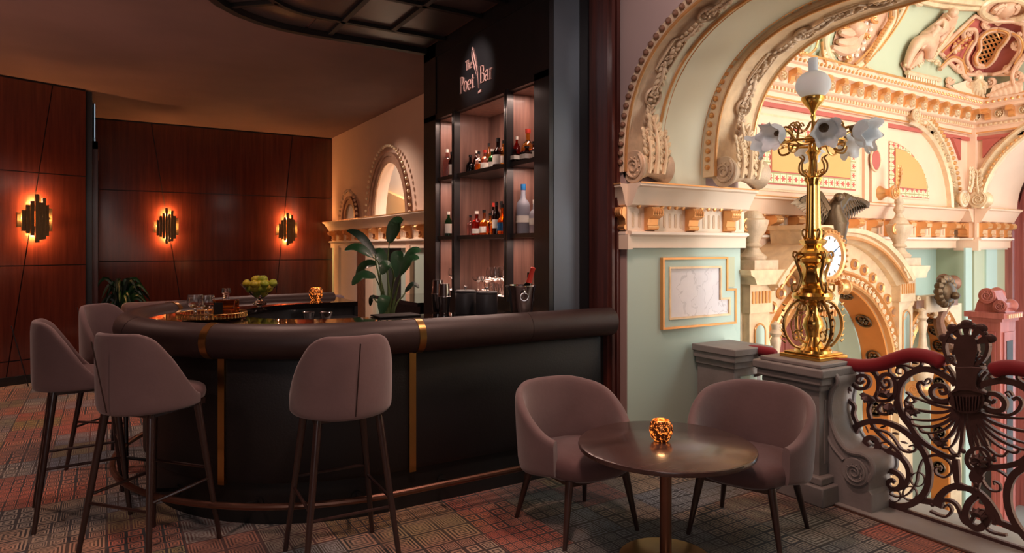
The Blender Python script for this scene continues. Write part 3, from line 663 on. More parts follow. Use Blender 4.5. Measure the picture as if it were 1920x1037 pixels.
vs = []; wd = [.004, .035, .033, .012, .002]; cs = smooth([tuple(p) for p in ctr], 5); n = len(cs)
for i, p in enumerate(cs):
    kk = i/(n-1)*4; j = min(3, int(kk)); w_ = wd[j]+(wd[j+1]-wd[j])*(kk-j)
    if i in (9, 12): w_ *= .72
    vs += [(XF-.02, p.y+w_*1.15, p.z), (XF-.02, p.y-w_*.75, p.z-.005), (XF-.008, p.y+w_*1.15, p.z), (XF-.008, p.y-w_*.75, p.z-.005)]
fs = [(0, 1, 3, 2)]
for i in range(n-1):
    a, b = 4*i, 4*i+4; fs += [(a, b, b+1, a+1), (a+2, a+3, b+3, b+2), (a, a+2, b+2, b), (a+1, b+1, b+3, a+3)]
q.add(vs, fs); P('quill', q, 'sign_rose', sg, 'upright feather quill')
P('quill_rib', MB().tube([(XF-.023, p.y+.004, p.z) for p in cs[2:]], .003, 5), 'dark_paint', sg)
c_ = onX(899.5, 172, XF-.015); P('ink_swirl', MB().prism([(c_.y+.03, c_.z-.012), (c_.y-.03, c_.z-.006), (c_.y-.026, c_.z+.004), (c_.y-.04, c_.z+.014), (c_.y+.006, c_.z+.012), (c_.y+.02, c_.z+.004)], 'x', XF-.02, XF-.008), 'sign_rose', sg)
# ================================================================ bar counter
BX, BY, BR, BXE = 1.45, 5.0, 1.32, 3.08
def barpath(off, n=40, xe2=1.88, z=0.):      # off > 0 is outward; front straight, half circle, far straight
    R = BR+off; p = [(BXE, BY-R, z), (2.5, BY-R, z), (1.95, BY-R, z)]
    p += [(BX-R*sin(pi*i/n), BY-R*cos(pi*i/n), z) for i in range(n+1)]
    return p+[(xe2, BY+R, z)]
def bsub(off, a, b, z=0., n=20):      # a..b: path parameter, 0..1 = front straight from the right end, 1..2 = half circle
    out = []; R = BR+off
    for i in range(n+1):
        t = a+(b-a)*i/n
        if t <= 1: out.append((BXE+(BX-BXE)*t, BY-R, z))
        elif t <= 2: out.append((BX-R*sin(pi*(t-1)), BY-R*cos(pi*(t-1)), z))
        else: out.append((BX+(t-2)*.43, BY+R, z))
    return out
bar = T('bar_counter', 'curved dark leather bar counter with brass straps and black polished top', 'bar', (1.4, 4.4, 0))
def prof_world(pr): return [(-p[0], p[1]) for p in pr]
# sweep normal N = T x B ; path runs right->left along the front: T=(-1,0,0), B=z -> N = (0,1,0)?  so outward = -N
def bsweep(a, b, pr, n=24):
    return MB().sweep(bsub(0, a, b, 0, n), prof_world(pr), (0, 0, 1))
rollp = [(.1*cos(2*pi*i/20), 1.075+.1*sin(2*pi*i/20)) for i in range(20)]
S1 = (BXE-1.585)/(BXE-BX); S2 = 1+.25; S3 = 1+.72
cuts = [0, .44, S1, S2, 1.42, S3, 1.86, 2.95]
for i in range(len(cuts)-1):
    a, b = cuts[i]+.0008, cuts[i+1]-.0008
    P('padded_roll', bsweep(a, b, rollp, 20), 'leather', bar)
for i, s in enumerate((S1, S2, S3)):
    w = .013 if s < 1 else .0052
    P('brass_band', bsweep(s-w, s+w, [(.104*cos(2*pi*j/20), 1.075+.104*sin(2*pi*j/20)) for j in range(20)], 4), 'brass', bar, 'brass band around the roll')
    P('brass_strip', bsweep(s-w, s+w, [(-.088, .24), (-.058, .24), (-.058, .985), (-.088, .985)], 4), 'brass', bar, 'flat brass strip on the bar front')
for a, b in ((0, S1-.014), (S1+.014, S2-.006), (S2+.006, S3-.006), (S3+.006, 2.95)):
    P('leather_panel', bsweep(a, b, [(-.12, .25), (-.09, .25), (-.075, .28), (-.072, .6), (-.075, .95), (-.09, .975), (-.12, .975)], 30), 'leather_panel', bar)
P('plinth', MB().sweep(barpath(0, 48), prof_world([(-.3, 0), (-.13, 0), (-.13, .25), (-.11, .25), (-.11, 1.0), (-.3, 1.0)]), (0, 0, 1)), 'kick_black', bar)
P('counter_top', MB().sweep(barpath(0, 48), prof_world([(-.66, 1.09), (-.05, 1.09), (-.05, 1.13), (-.66, 1.13)]), (0, 0, 1)), 'counter', bar, 'black polished stone counter top')
P('inner_wall', MB().sweep(barpath(0, 48), prof_world([(-.64, 0), (-.6, 0), (-.6, 1.09), (-.64, 1.09)]), (0, 0, 1)), 'black_wood', bar)
P('end_panel', MB().box(1.85, BY+BR-.66, 0, 1.88, BY+BR-.12, 1.09), 'black_wood', bar)
fr = P('foot_rail', MB().sweep(barpath(.1, 48, z=.19), circ(.019, 10), (0, 0, 1)), 'copper', bar, 'copper coloured foot rail')
for t in (.3, .78, 1.05, 1.2, 1.36, 1.55, 1.75, 1.93):
    a, b = bsub(-.13, t, t+.01, .13, 1)[0], bsub(.1, t, t+.01, .19, 1)[0]
    P('rail_bracket', MB().tube([a, b], .011, 8).tube([a, (a[0]+(a[0]-b[0])*-.05, a[1]+(a[1]-b[1])*-.05, a[2])], .032, 10), 'kick_black', fr)
# ---------------------------------------------------------------- wall sconces
def sconce(c, e, nrm, label):
    c = Vector(c); e = Vector(e).normalized(); n3 = Vector(nrm).normalized()
    t = T('wall_sconce', label, 'wall light', tuple(c), 'brass wall sconces')
    P('mounting_plate', MB().join(MB().box(-.07, .0, -.08, .07, .02, .08), frame_m(c, e, n3, Vector((0, 0, 1)))), 'kick_black', t)
    hs = [(-.165, .14, -.02, .055), (-.125, .2, -.03, .075), (-.085, .27, -.01, .09), (-.045, .33, 0, .11), (-.005, .46, .0, .135), (.035, .36, -.03, .115), (.075, .4, .0, .1), (.115, .3, -.02, .075), (.155, .22, -.01, .055)]
    for x, h, dz, d in hs:
        P('brass_bar', MB().join(MB().box(x-.019, d-.03, -h*.62+dz, x+.019, d, h*.62+dz), frame_m(c, e, n3, Vector((0, 0, 1)))), 'dull_brass', t, bevel=.002)
    P('glow_tube', MB().tube([c+n3*.035+Vector((0, 0, -.09)), c+n3*.035+Vector((0, 0, .09))], .008, 8), 'sconce_glow', t, 'glowing tube behind the brass bars')
    for s in (-1, 1): point('sconce_light', tuple(c+n3*.045+e*s*.15), 46, (1.0, .44, .14), .02)
    for s in (-1, 1): point('sconce_light', tuple(c+n3*.045+Vector((0, 0, s*.19))), 28, (1.0, .44, .14), .02)
pl = ray(62, 410); s0 = sL(62); c0 = P0_+e_*s0+n_*.022; dpt = c0.x*SA+c0.y*CA
sconce((c0.x, c0.y, HC+(HY-410)*dpt/FPX), -e_, n_, 'stepped brass bar sconce glowing orange on the near left wall')
for px, py, w_ in ((312, 424, 'on the back wall above the potted palm'), (537, 430, 'on the back wall beside the pale corner')):
    p = onY(px, py, 11.978); sconce(tuple(p), (1, 0, 0), (0, -1, 0), 'stepped brass bar sconce glowing orange '+w_)
# ================================================================ seats
def shell(phis, rx, ry, th, zb, zt, n=9, cx=0, cy=0, lean=.0, flare=None):
    """upholstered wrap-around back: for each angle a rounded upright section"""
    vs = []; m = 2*n
    for ph in phis:
        b, t = zb(ph), zt(ph); h = t-b
        for j in range(m):
            a = 2*pi*j/m; ca_, sa_ = cos(a), sin(a)
            zz = b+h*.5+h*.5*math.copysign(abs(sa_)**.35, sa_); off = th/2*math.copysign(abs(ca_)**.7, ca_)
            k = (zz-zb(0))/.5; rr = 1+off/((rx+ry)/2)+lean*k
            vs.append((cx+rx*rr*sin(ph), cy-ry*rr*cos(ph), zz))
    N = len(phis); fs = [(i*m+j, i*m+(j+1) % m, (i+1)*m+(j+1) % m, (i+1)*m+j) for i in range(N-1) for j in range(m)]
    fs += [tuple(range(m)), tuple((N-1)*m+j for j in range(m-1, -1, -1))]
    return MB().add(vs, fs)
def pad(rx, ry, z0, z1, e=2.6, n=32, cy=0, crown=.012):
    rows = [(.0, z0), (.86, z0), (.97, z0+(z1-z0)*.18), (1., z0+(z1-z0)*.5), (.975, z0+(z1-z0)*.8), (.9, z1-.004), (.6, z1+crown*.7), (.0, z1+crown)]
    vs = []
    for k, z in rows:
        for j in range(n):
            a = 2*pi*j/n; c, s = cos(a), sin(a)
            vs.append((rx*k*math.copysign(abs(c)**(2/e), c), cy+ry*k*math.copysign(abs(s)**(2/e), s), z))
    m = len(rows); return MB().add(vs, [(i*n+j, i*n+(j+1) % n, (i+1)*n+(j+1) % n, (i+1)*n+j) for i in range(m-1) for j in range(n)])
def ease(a, b, x): x = min(1, max(0, (x-a)/(b-a))); return x*x*(3-2*x)
def make_stool(label):          # local: +y is the front of the seat
    t = T('bar_stool', label, 'bar stool', (0, 0, 0), 'velvet bar stools around the bar')
    zt = lambda p: 1.175-.05*ease(.5, 1.15, abs(p))-.29*ease(.8, 2.0, abs(p))
    zb = lambda p: .765+.012*ease(0, 2., abs(p))
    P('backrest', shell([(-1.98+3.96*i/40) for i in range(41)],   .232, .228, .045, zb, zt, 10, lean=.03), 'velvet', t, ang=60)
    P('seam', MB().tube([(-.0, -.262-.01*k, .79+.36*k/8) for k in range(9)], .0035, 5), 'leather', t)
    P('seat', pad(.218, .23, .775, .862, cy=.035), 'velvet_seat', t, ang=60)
    P('seat_base', MB().cb((0, .02, .765), (.34, .36, .03)), 'leg_wood', t)
    L = []
    for sx in (-1, 1):
        for sy in (-1, 1):
            a, b = Vector((sx*.15, .01+sy*.15, .77)), Vector((sx*.235, .0+sy*.235, 0)); L.append((a, b))
            P('leg', MB().tube([a, b], [.021, .0125], 12), 'leg_wood', t)
    def at(i, z): a, b = L[i]; k = (a.z-z)/a.z; return a+(b-a)*k
    for i, j, z in ((0, 1, .34), (2, 3, .34), (0, 2, .30), (1, 3, .40)): P('stretcher', MB().tube([at(i, z), at(j, z)], .0085, 8), 'leg_wood', t)
    return t
def face(x, y, tx, ty): return atan2(ty-y, tx-x)-pi/2
st = make_stool('mauve velvet bar stool nearest the middle of the bar, back seam showing')
st.location = (1.03, 3.36, 0); st.rotation_euler = (0, 0, face(1.03, 3.36, 1.10, 5.1))
dup(st, (.20, 3.98, 0), radians(-50), 'mauve velvet bar stool at the curved bar front before the left brass band')
dup(st, (-.13, 4.80, 0), radians(-86), 'dark velvet bar stool at the far left, seen from its side')
dup(st, (.08, 5.78, 0), radians(-128), 'velvet bar stool half hidden behind the two left ones at the bar curve')
def make_chair(label):
    t = T('lounge_chair', label, 'chair', (0, 0, 0), 'velvet tub chairs at the round table')
    zt = lambda p: .80-.03*ease(.4, 1.1, abs(p))-.22*ease(.9, 2.35, abs(p))
    zb = lambda p: .33+.03*ease(1.2, 2.3, abs(p))
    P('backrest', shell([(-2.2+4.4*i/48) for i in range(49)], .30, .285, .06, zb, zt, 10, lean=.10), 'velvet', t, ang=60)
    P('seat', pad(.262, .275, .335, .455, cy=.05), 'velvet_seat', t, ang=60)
    P('seat_frame', MB().cb((0, .03, .33), (.4, .42, .03)), 'leg_wood', t)
    for sx in (-1, 1):
        for sy in (-1, 1):
            P('leg', MB().tube([(sx*.19, .03+sy*.19, .345), (sx*.25, .01+sy*.25, 0)], [.024, .012], 12), 'leg_wood', t)
    return t
ch = make_chair('mauve velvet tub chair on the left of the round table')
ch.location = (2.32, 3.09, 0); ch.rotation_euler = (0, 0, face(2.32, 3.09, 2.3, 2.2))
dup(ch, (3.10, 2.49, 0), face(3.10, 2.49, 2.3, 2.2), 'mauve velvet tub chair on the right of the round table by the stone newel')
# round table
TBX, TBY = 2.443, 2.479
tb = T('round_table', 'round dark wood cafe table on a slim brass column', 'table', (TBX, TBY, 0))
def lt(pr, n=48): return MB().lathe(pr, n, (TBX, TBY, 0))
P('tabletop', lt([(.0, .57), (.43, .57), (.444, .575), (.447, .585), (.444, .596), (.436, .6), (0, .6)], 64), 'table_wood', tb)
P('top_plate', lt([(0, .555), (.12, .555), (.12, .57), (0, .57)], 24), 'kick_black', tb)
P('column', lt([(.0, .02), (.03, .02), (.03, .555), (0, .555)], 24), 'copper', tb)
P('base', lt([(.0, 0), (.235, 0), (.24, .006), (.235, .014), (.06, .02), (.04, .03), (0, .03)], 48), 'brass', tb)
def votive(x, y, z, r, label):
    t = T('candle_votive', label, 'candle', (x, y, z), 'glowing votive candles')
    P('holder', MB().lathe([(.0, 0), (r*.55, 0), (r*.85, r*.3), (r, r*.85), (r*.93, r*1.4), (r*.72, r*1.75), (r*.66, r*1.75), (r*.87, r*1.4), (r*.93, r*.85), (r*.78, r*.34), (.0, r*.2)], 28, (x, y, z)), 'mercury', t, 'mottled copper mercury glass cup')
    P('candle', MB().lathe([(0, r*.2), (r*.5, r*.2), (r*.5, r*.7), (0, r*.72)], 16, (x, y, z)), 'white_label', t)
    P('flame', MB().lathe([(0, r*.75), (r*.12, r*.9), (r*.1, r*1.1), (.0, r*1.4)], 10, (x, y, z)), 'flame', t)
    point('candle_light', (x, y, z+r*2.1), .8, (1, .5, .2), .02)
votive(2.45, 2.52, .602, .061, 'glowing copper glass votive candle on the round cafe table')
votive(1.62, 6.05, 1.131, .062, 'glowing copper glass votive candle on the far end of the bar')
# ================================================================ STAIR HALL
YU, XU, YL, ZF = 3.85, 8.72, 4.22, -1.6
def hx(px, Y=YU): return onY(px, 465, Y).x
ST('floor_hall', MB().box(4.36, -3.4, ZF-.1, 12, 6, ZF), 'curb_stone', 'stone floor of the stair hall below the balcony')
ST('wall_hall_side', MB().box(4.36, -3.2, ZF, 12, -3.4, 5.4), 'cream_light', 'side wall of the stair hall')
bpy.data.objects['wall_hall_side'].location.y = -.6
ST('wall_balcony', MB().box(4.34, -3, ZF, 4.4, 4.2, -.02), 'cream', 'wall under the balcony edge')
# lower wall with two arched openings
PC, PR, PZ = 5.78, .98, .28; QC, QR, QZ = 7.5, .46, .42
def arcXZ(c, r, z, n=24, a0=0, a1=pi): return [(c+r*cos(a0+(a1-a0)*i/n), z+r*sin(a0+(a1-a0)*i/n)) for i in range(n+1)]
poly = [(4.41, ZF), (PC-PR, ZF)]+arcXZ(PC, PR-.02, PZ)[::-1]+[(PC+PR, ZF), (QC-QR, ZF)]+arcXZ(QC, QR-.02, QZ)[::-1]+[(QC+QR, ZF), (XU, ZF), (XU, 2.06), (4.41, 2.06)]
wl = ST('wall_hall_lower', MB().prism(poly, 'y', YL, YL+.1), 'pale_green', 'pale green lower wall of the stair hall behind the gilded portals', tri=True)
P('cream_band', MB().box(4.41, YL-.02, 1.58, XU, YL, 1.70), 'cream', wl)
wb = ST('wall_hall_back', MB().box(4.41, 4.9, ZF, 9.2, 5.0, 2.06), 'orange_wall', 'warm apricot wall seen through the portal openings')
dr = ST('door_2', MB().box(6.25, 4.84, ZF, 6.95, 4.9, .86), 'red_wood', 'red panelled double door behind the portal')
for i in range(3):
    for x in (6.30, 6.63): P('door_panel', MB().box(x, 4.82, -1.4+.75*i, x+.27, 4.84, -.8+.75*i), 'red_wood', dr)
P('door_casing', MB().box(6.2, 4.82, ZF, 6.25, 4.9, .92).box(6.95, 4.82, ZF, 7.0, 4.9, .92).box(6.2, 4.82, .86, 7.0, 4.9, .94), 'red_wood', dr)
area('portal_back_light', (6.4, 4.55, 1.9), (6.4, 4.9, -1), 3.2, .3, 30, (1, .9, .76))
# upper wall, corner pier, far arch wall
poly = [(4.41, 2.06), (XU, 2.06), (XU, 4.6), (4.41, 4.6)]
wu = ST('wall_hall_upper', MB().prism(poly, 'y', YU, YU+.35), 'peach', 'upper peach wall of the stair hall with ochre panels')
entab('trim_11', (4.41, 4.0), (XU-.1, 4.0), (0, -1), 2.06, 'gilded bracketed cornice on the far wall of the stair hall', 13, mat='peach')
pc = ST('wall_pier_hall', MB().box(XU, 3.8, ZF, 9.5, 4.3, 2.06), 'sage', 'sage green corner pier of the stair hall')
for a_, b_ in ((1807, 1819), (1846, 1866)): P('pier_strip', MB().box(hx(a_, 3.8), 3.78, ZF, hx(b_, 3.8), 3.8, 1.6), 'pale_green', pc)
P('cream_band', MB().box(XU-.02, 3.77, 1.58, 9.52, 3.8, 1.7).box(XU-.02, 3.78, 1.58, XU, 4.2, 1.7), 'cream', pc)
entab('trim_12', (XU-.04, 3.78), (9.52, 3.78), (0, -1), 2.06, 'gilded cornice on the corner pier', 4, mat='peach', depth=.8)
entab('trim_13', (XU, 4.0), (XU, 3.79), (-1, 0), 2.06, 'short side of the corner pier cornice', 1, mat='peach', fl=False, depth=.8)
P('corner_block', MB().box(XU-.05, 3.735, 1.57, XU+.01, 4.0, 1.702), 'peach', pc)
c2, a2_, b2_ = 2.55, 1.13, .98
def el(c, a, z, b, n=32, a0=0, a1=pi): return [(c+a*cos(a0+(a1-a0)*i/n), z+b*sin(a0+(a1-a0)*i/n)) for i in range(n+1)]
poly = [(4.2, 2.06), (c2+a2_, 2.06)]+el(c2, a2_, 2.06, b2_)+[(c2-a2_, 2.06), (c2-a2_, ZF), (-3, ZF), (-3, 4.6), (4.2, 4.6)]
wf = ST('wall_hall_far', MB().prism(poly, 'x', XU, XU+.8), 'peach', 'far wall of the stair hall with an arch before a red window', tri=True)
# beaded archivolt on the far wall and the quarter arch on the upper wall
def archivolt(name, pts3, out, B, label, w=.15):
    pr = [(0, 0), (0, .05), (.02, .07), (.05, .055), (.06, .03), (w*.6, .03), (w*.66, .06), (w*.8, .07), (w, .05), (w, 0)]
    o = ST(name, MB().sweep(pts3, [(q[0]*out, q[1]) for q in pr], B), 'gilt_cream', label, tri=True); return o
pts = [(XU, y, z) for y, z in el(c2, a2_, 2.06, b2_, 60)]
o = archivolt('trim_14', pts, -1, (-1, 0, 0), 'beaded gilt arch surround on the far hall wall')
bm_ = mesh_of('bead', MB().ell((0, 0, 0), .022, 6, 5), 'gold')
for i in range(64):
    t = pi*(i+.5)/64; inst(bm_, 'bead', o, (XU-.045, c2+(a2_+.045)*cos(t), 2.06+(b2_+.045)*sin(t)))
qa = (hx(1815), hx(1775), hx(1700)); qx0 = qa[2]-.05; QA, QB = qa[1]-qx0, .86
pts = [(qx0+QA*cos(t), YU, 2.06+QB*sin(t)) for t in [pi/2*i/40 for i in range(41)]]
o = archivolt('trim_15', pts, 1, (0, -1, 0), 'carved gilt quarter arch on the upper hall wall', w=.2)
for i in range(26):
    t = pi/2*(i+.5)/26; inst(bm_, 'bead', o, (qx0+(QA+.17)*cos(t), YU-.07, 2.06+(QB+.17)*sin(t)), scale=1.1)
for i in range(9):
    t = pi/2*(i+.6)/9; f = MB(); rosette(f, .05, .04); f.xf(Matrix.Translation((qx0+(QA+.08)*cos(t), YU-.035, 2.06+(QB+.08)*sin(t))) @ Matrix.Rotation(pi/2, 4, 'X')); P('rosette', f, 'gilt_cream', o)
def vol2(name, c, ax, r, w, parent, mat='gilt_cream', lf=True):
    v = MB(); volute(v, r, w); R = Matrix() if ax == 'x' else Matrix.Rotation(pi/2, 4, 'Z')
    v.xf(Matrix.Translation(c) @ R)
    if lf:
        l2 = MB(); leafy(l2, r*2.6, r*1.3, r*.5, 5)
        up = Matrix(((0, 1, 0, 0), (0, 0, -1, 0), (1, 0, 0, 0), (0, 0, 0, 1))) if ax == 'y' else Matrix(((0, 0, -1, 0), (0, 1, 0, 0), (1, 0, 0, 0), (0, 0, 0, 1)))
        k = Vector((w*.5, 0, r*.7)) if ax == 'x' else Vector((0, w*.5-.06, r*.7))
        v.join(l2, Matrix.Translation(Vector(c)+k+Vector((0, -r*.5, 0) if ax == 'y' else (-r*.5, 0, 0))) @ up)
    return P(name, v, mat, parent)
vol2('volute', (qx0+QA+.09, YU-.14, 2.06+.1), 'y', .10, .14, o)
vol2('volute', (XU-.14, c2+a2_+.02, 2.16), 'x', .10, .14, bpy.data.objects['trim_14'])
vol2('volute', (qx0-.02, YU-.13, 2.06+QB+.08), 'y', .07, .13, o, lf=False)
# painted panels on the upper wall
def fr(px0, px1, z0, z1, d, name, mat_, y=YU): return P(name, MB().box(hx(px0), y-d, z0, hx(px1), y, z1), mat_, wu)
fr(1412, 1612, 2.11, 2.80, .012, 'panel_moulding', 'gilt_cream'); fr(1416, 1609, 2.13, 2.78, .016, 'panel_field', 'peach')
fr(1425, 1601, 2.17, 2.70, .022, 'panel_edge', 'rose_panel'); fr(1427, 1599.5, 2.18, 2.69, .026, 'stencil_border', 'stencil')
fr(1440, 1589, 2.28, 2.61, .030, 'panel_edge', 'rose_panel'); fr(1441.5, 1588, 2.29, 2.60, .034, 'ochre_field', 'ochre_panel')
def quarter(px0, a, b, z0, d, name, mat_):
    x0 = hx(px0); P(name, MB().prism([(x0, z0)]+[(x0+a*cos(t), z0+b*sin(t)) for t in [pi/2*i/20 for i in range(21)]], 'y', YU-d, YU), mat_, wu)
quarter(1661, .84, .60, 2.13, .014, 'panel_moulding', 'gilt_cream'); quarter(1663.5, .80, .57, 2.145, .018, 'panel_edge', 'rose_panel')
quarter(1664.5, .785, .555, 2.152, .022, 'stencil_border', 'stencil'); quarter(1673, .64, .42, 2.235, .028, 'panel_edge', 'rose_panel'); quarter(1674, .625, .405, 2.243, .032, 'ochre_field', 'ochre_panel')
P('pilaster', MB().box(hx(1616), YU-.03, 2.06, hx(1624), YU, 2.9).box(hx(1626), YU-.05, 2.06, hx(1656), YU, 2.9), 'peach', wu)
p = onY(1642, 300, YU-.06); P('rose_oval', MB().ell(tuple(p), (.075, .02, .10), 20, 10), 'rose_panel', wu, 'rose red oval boss'); P('oval_frame', MB().sweep([(p.x+.085*cos(a), p.y, p.z+.11*sin(a)) for a in [2*pi*i/32 for i in range(32)]], circ(.01, 8), (0, 1, 0), closed=True), 'gilt_cream', wu)
vol2('console', (hx(1641), YU-.2, 2.16), 'y', .075, .15, wu, 'gold')
# red spandrel panels
def spanX(pts, name='spandrel_panel', d=.03):
    q = [onX(a, b, XU-d) for a, b in pts]; P(name, MB().prism([(v.y, v.z) for v in q], 'x', XU-d, XU), 'rose_panel', wf)
def spanY(pts, name='spandrel_panel', d=.03):
    q = [onY(a, b, YU-d) for a, b in pts]; P(name, MB().prism([(v.x, v.z) for v in q], 'y', YU-d, YU), 'rose_panel', wu)
spanX([(1842, 260), (1880, 256), (1858, 275), (1842, 296)]); spanY([(1786, 258), (1802, 260), (1802, 300), (1795, 280)])
P('corner_pilaster', MB().box(XU-.06, YU-.09, 2.06, XU, YU, 3.0), 'peach', wu)
# main cornice along both walls and coved ceiling
PATH = [(4.41, YU, 0), (XU, YU, 0), (XU, -3.2, 0)]
cpr = [(0, 2.93), (.04, 2.93), (.05, 2.99), (.075, 3.0), (.075, 3.035), (.10, 3.045), (.12, 3.06), (.13, 3.17), (.19, 3.185), (.19, 3.22), (.22, 3.23), (.25, 3.28), (.26, 3.30), (0, 3.30)]
co = ST('trim_16', MB().sweep(PATH, [(-q[0]*-1, q[1]) for q in cpr], (0, 0, 1)), 'peach', 'rich gilded main cornice under the coved ceiling', tri=True)
P('rose_line', MB().sweep(PATH, [(.0, 2.86), (.03, 2.86), (.03, 2.90), (0, 2.90)], (0, 0, 1)), 'rose_panel', co)
P('gilt_line', MB().sweep(PATH, [(.03, 2.935), (.05, 2.935), (.05, 2.95), (.03, 2.95)], (0, 0, 1)), 'gold', co)
P('gilt_line', MB().sweep(PATH, [(.25, 3.285), (.268, 3.285), (.268, 3.303), (.25, 3.303)], (0, 0, 1)), 'gold', co)
mb_ = MB()          # modillion: quarter scroll bracket, outward = -y
mb_.prism([(0, .0), (-.03, .0), (-.05, .02), (-.055, .06), (-.10, .075), (-.115, .1), (-.115, .12), (0, .12)], 'x', -.03, .03)
mb_.lathe([(.001, -.033), (.022, -.033), (.022, .033), (.001, .033)], 10, (0, -.1, .085), 'x')
m1 = mesh_of('modillion', mb_, 'gold'); f_ = MB(); rosette(f_, .05, .04, 6); f_.xf(Matrix.Rotation(pi/2, 4, 'X')); m2 = mesh_of('gilt_flower', f_, 'gilt_cream')
d1 = mesh_of('dentil', MB().cb((0, -.012, 0), (.022, .024, .026)), 'gilt_cream'); e1 = mesh_of('egg', MB().ell((0, 0, 0), (.018, .012, .018), 6, 5), 'gold')
def along(A, B, rz, inset):
    A, B = Vector(A), Vector(B); L = (B-A).length-inset; e = (B-A).normalized(); n = int(L/.23)
    for i in range(n):
        c = A+e*(L*(i+.5)/n); o_ = Matrix.Rotation(rz, 3, 'Z') @ Vector((0, -1, 0))
        inst(m1, 'modillion', co, c+o_*.10+Vector((0, 0, 3.065)), (0, 0, rz)); inst(m2, 'gilt_flower', co, c+e*L/n/2+o_*.12+Vector((0, 0, 3.12)), (0, 0, rz))
    n = int(L/.05)
    for i in range(n): inst(d1, 'dentil', co, A+e*(L*(i+.5)/n)+o_*.072+Vector((0, 0, 3.018)), (0, 0, rz))
    n = int(L/.06)
    for i in range(n): inst(e1, 'egg', co, A+e*(L*(i+.5)/n)+o_*.235+Vector((0, 0, 3.25)), (0, 0, rz))
along((4.6, YU, 0), (XU, YU, 0), 0, .12); along((XU, -.5, 0), (XU, 3.72, 0), -pi/2, 0)
CA_, CB_ = 2.0, 1.35; cv = [(.2+CA_*(1-cos(pi/2*i/20)), 3.3+CB_*sin(pi/2*i/20)) for i in range(21)]
ST('ceiling_cove', MB().sweep(PATH, cv+[(q[0], q[1]+.06) for q in cv[::-1]], (0, 0, 1)), 'sage', 'painted coved ceiling of the stair hall', tri=True)
ST('ceiling_hall', MB().box(4.2, -3.9, 4.66, 7.0, 2.0, 4.76).box(6.5, -3.9, 4.66, 9, -3, 4.76), 'cream', 'flat ceiling of the stair hall')
def onC(px, py, lift=.0):
    r = ray(px, py); t = 4.5
    while t < 14:
        p = Vector((0, 0, HC))+r*t; h = 9
        for o_ in (YU-p.y, XU-p.x):
            if o_ < .2+CA_: h = min(h, 3.3+CB_*sqrt(max(0, 1-((.2+CA_-o_)/CA_)**2)) if o_ > .2 else 3.3)
        if p.z > min(h, 4.65): break
        t += .01
    return Vector((0, 0, HC))+r*(t-lift)
def Cs(pts, lift=.05, k=4): return [onC(a, b, lift) for a, b in smooth(pts, k)]
def nrmC(px, py):
    a, b, c = onC(px, py), onC(px+4, py), onC(px, py+4); n = (b-a).cross(c-a).normalized()
    return n if n.dot(ray(px, py)) < 0 else -n
def inpoly(x, y, pg):
    c = False; n = len(pg)
    for i in range(n):
        (x0, y0), (x1, y1) = pg[i], pg[i-1]
        if (y0 > y) != (y1 > y) and x < (x1-x0)*(y-y0)/(y1-y0)+x0: c = not c
    return c
def patch(name, pts, mat_, parent, h=.04, label=None, st=3):
    """thin relief sheet that follows the curved ceiling"""
    xs, ys = [p[0] for p in pts], [p[1] for p in pts]; mb = MB(); idx = {}
    def vid(i, j):
        if (i, j) not in idx:
            x, y = i*st, j*st
            if not all((i-a, j-b) in cells for a in (0, 1) for b in (0, 1)):      # border vertex: snap to the outline
                best = (1e9, x, y)
                for k in range(len(pts)):
                    (ax, ay), (bx, by) = pts[k-1], pts[k]; dx, dy = bx-ax, by-ay; t = max(0, min(1, ((x-ax)*dx+(y-ay)*dy)/(dx*dx+dy*dy+1e-9)))
                    best = min(best, (hypot(ax+t*dx-x, ay+t*dy-y), ax+t*dx, ay+t*dy))
                if best[0] < st*1.5: x, y = best[1], best[2]
            idx[(i, j)] = len(mb.v); mb.v += [tuple(onC(x, y, h)), tuple(onC(x, y, -.02))]
        return idx[(i, j)]
    cells = {(i, j) for i in range(int(min(xs)/st)-1, int(max(xs)/st)+2) for j in range(int(min(ys)/st)-2, int(max(ys)/st)+2) if inpoly((i+.5)*st, (j+.5)*st, pts)}
    for i, j in cells:
        a, b, c, d = vid(i, j), vid(i+1, j), vid(i+1, j+1), vid(i, j+1); mb.f.append((a, b, c, d)); mb.f.append((a+1, d+1, c+1, b+1))
        for (di, dj), (p, q) in (((0, -1), (a, b)), ((1, 0), (b, c)), ((0, 1), (c, d)), ((-1, 0), (d, a))):
            if (i+di, j+dj) not in cells: mb.f.append((p, p+1, q+1, q))
    return P(name, mb, mat_, parent, label, ang=60)
def csc(mb, c, r, a0, turns, w, lift=.07, asp=1.): mb.tube([onC(c[0]+(p[0]), c[1]+p[1]*asp, lift) for p in spiral((0, 0), r, r*.15, a0, turns, 22)], [w*(1-.4*i/21) for i in range(22)], 6)
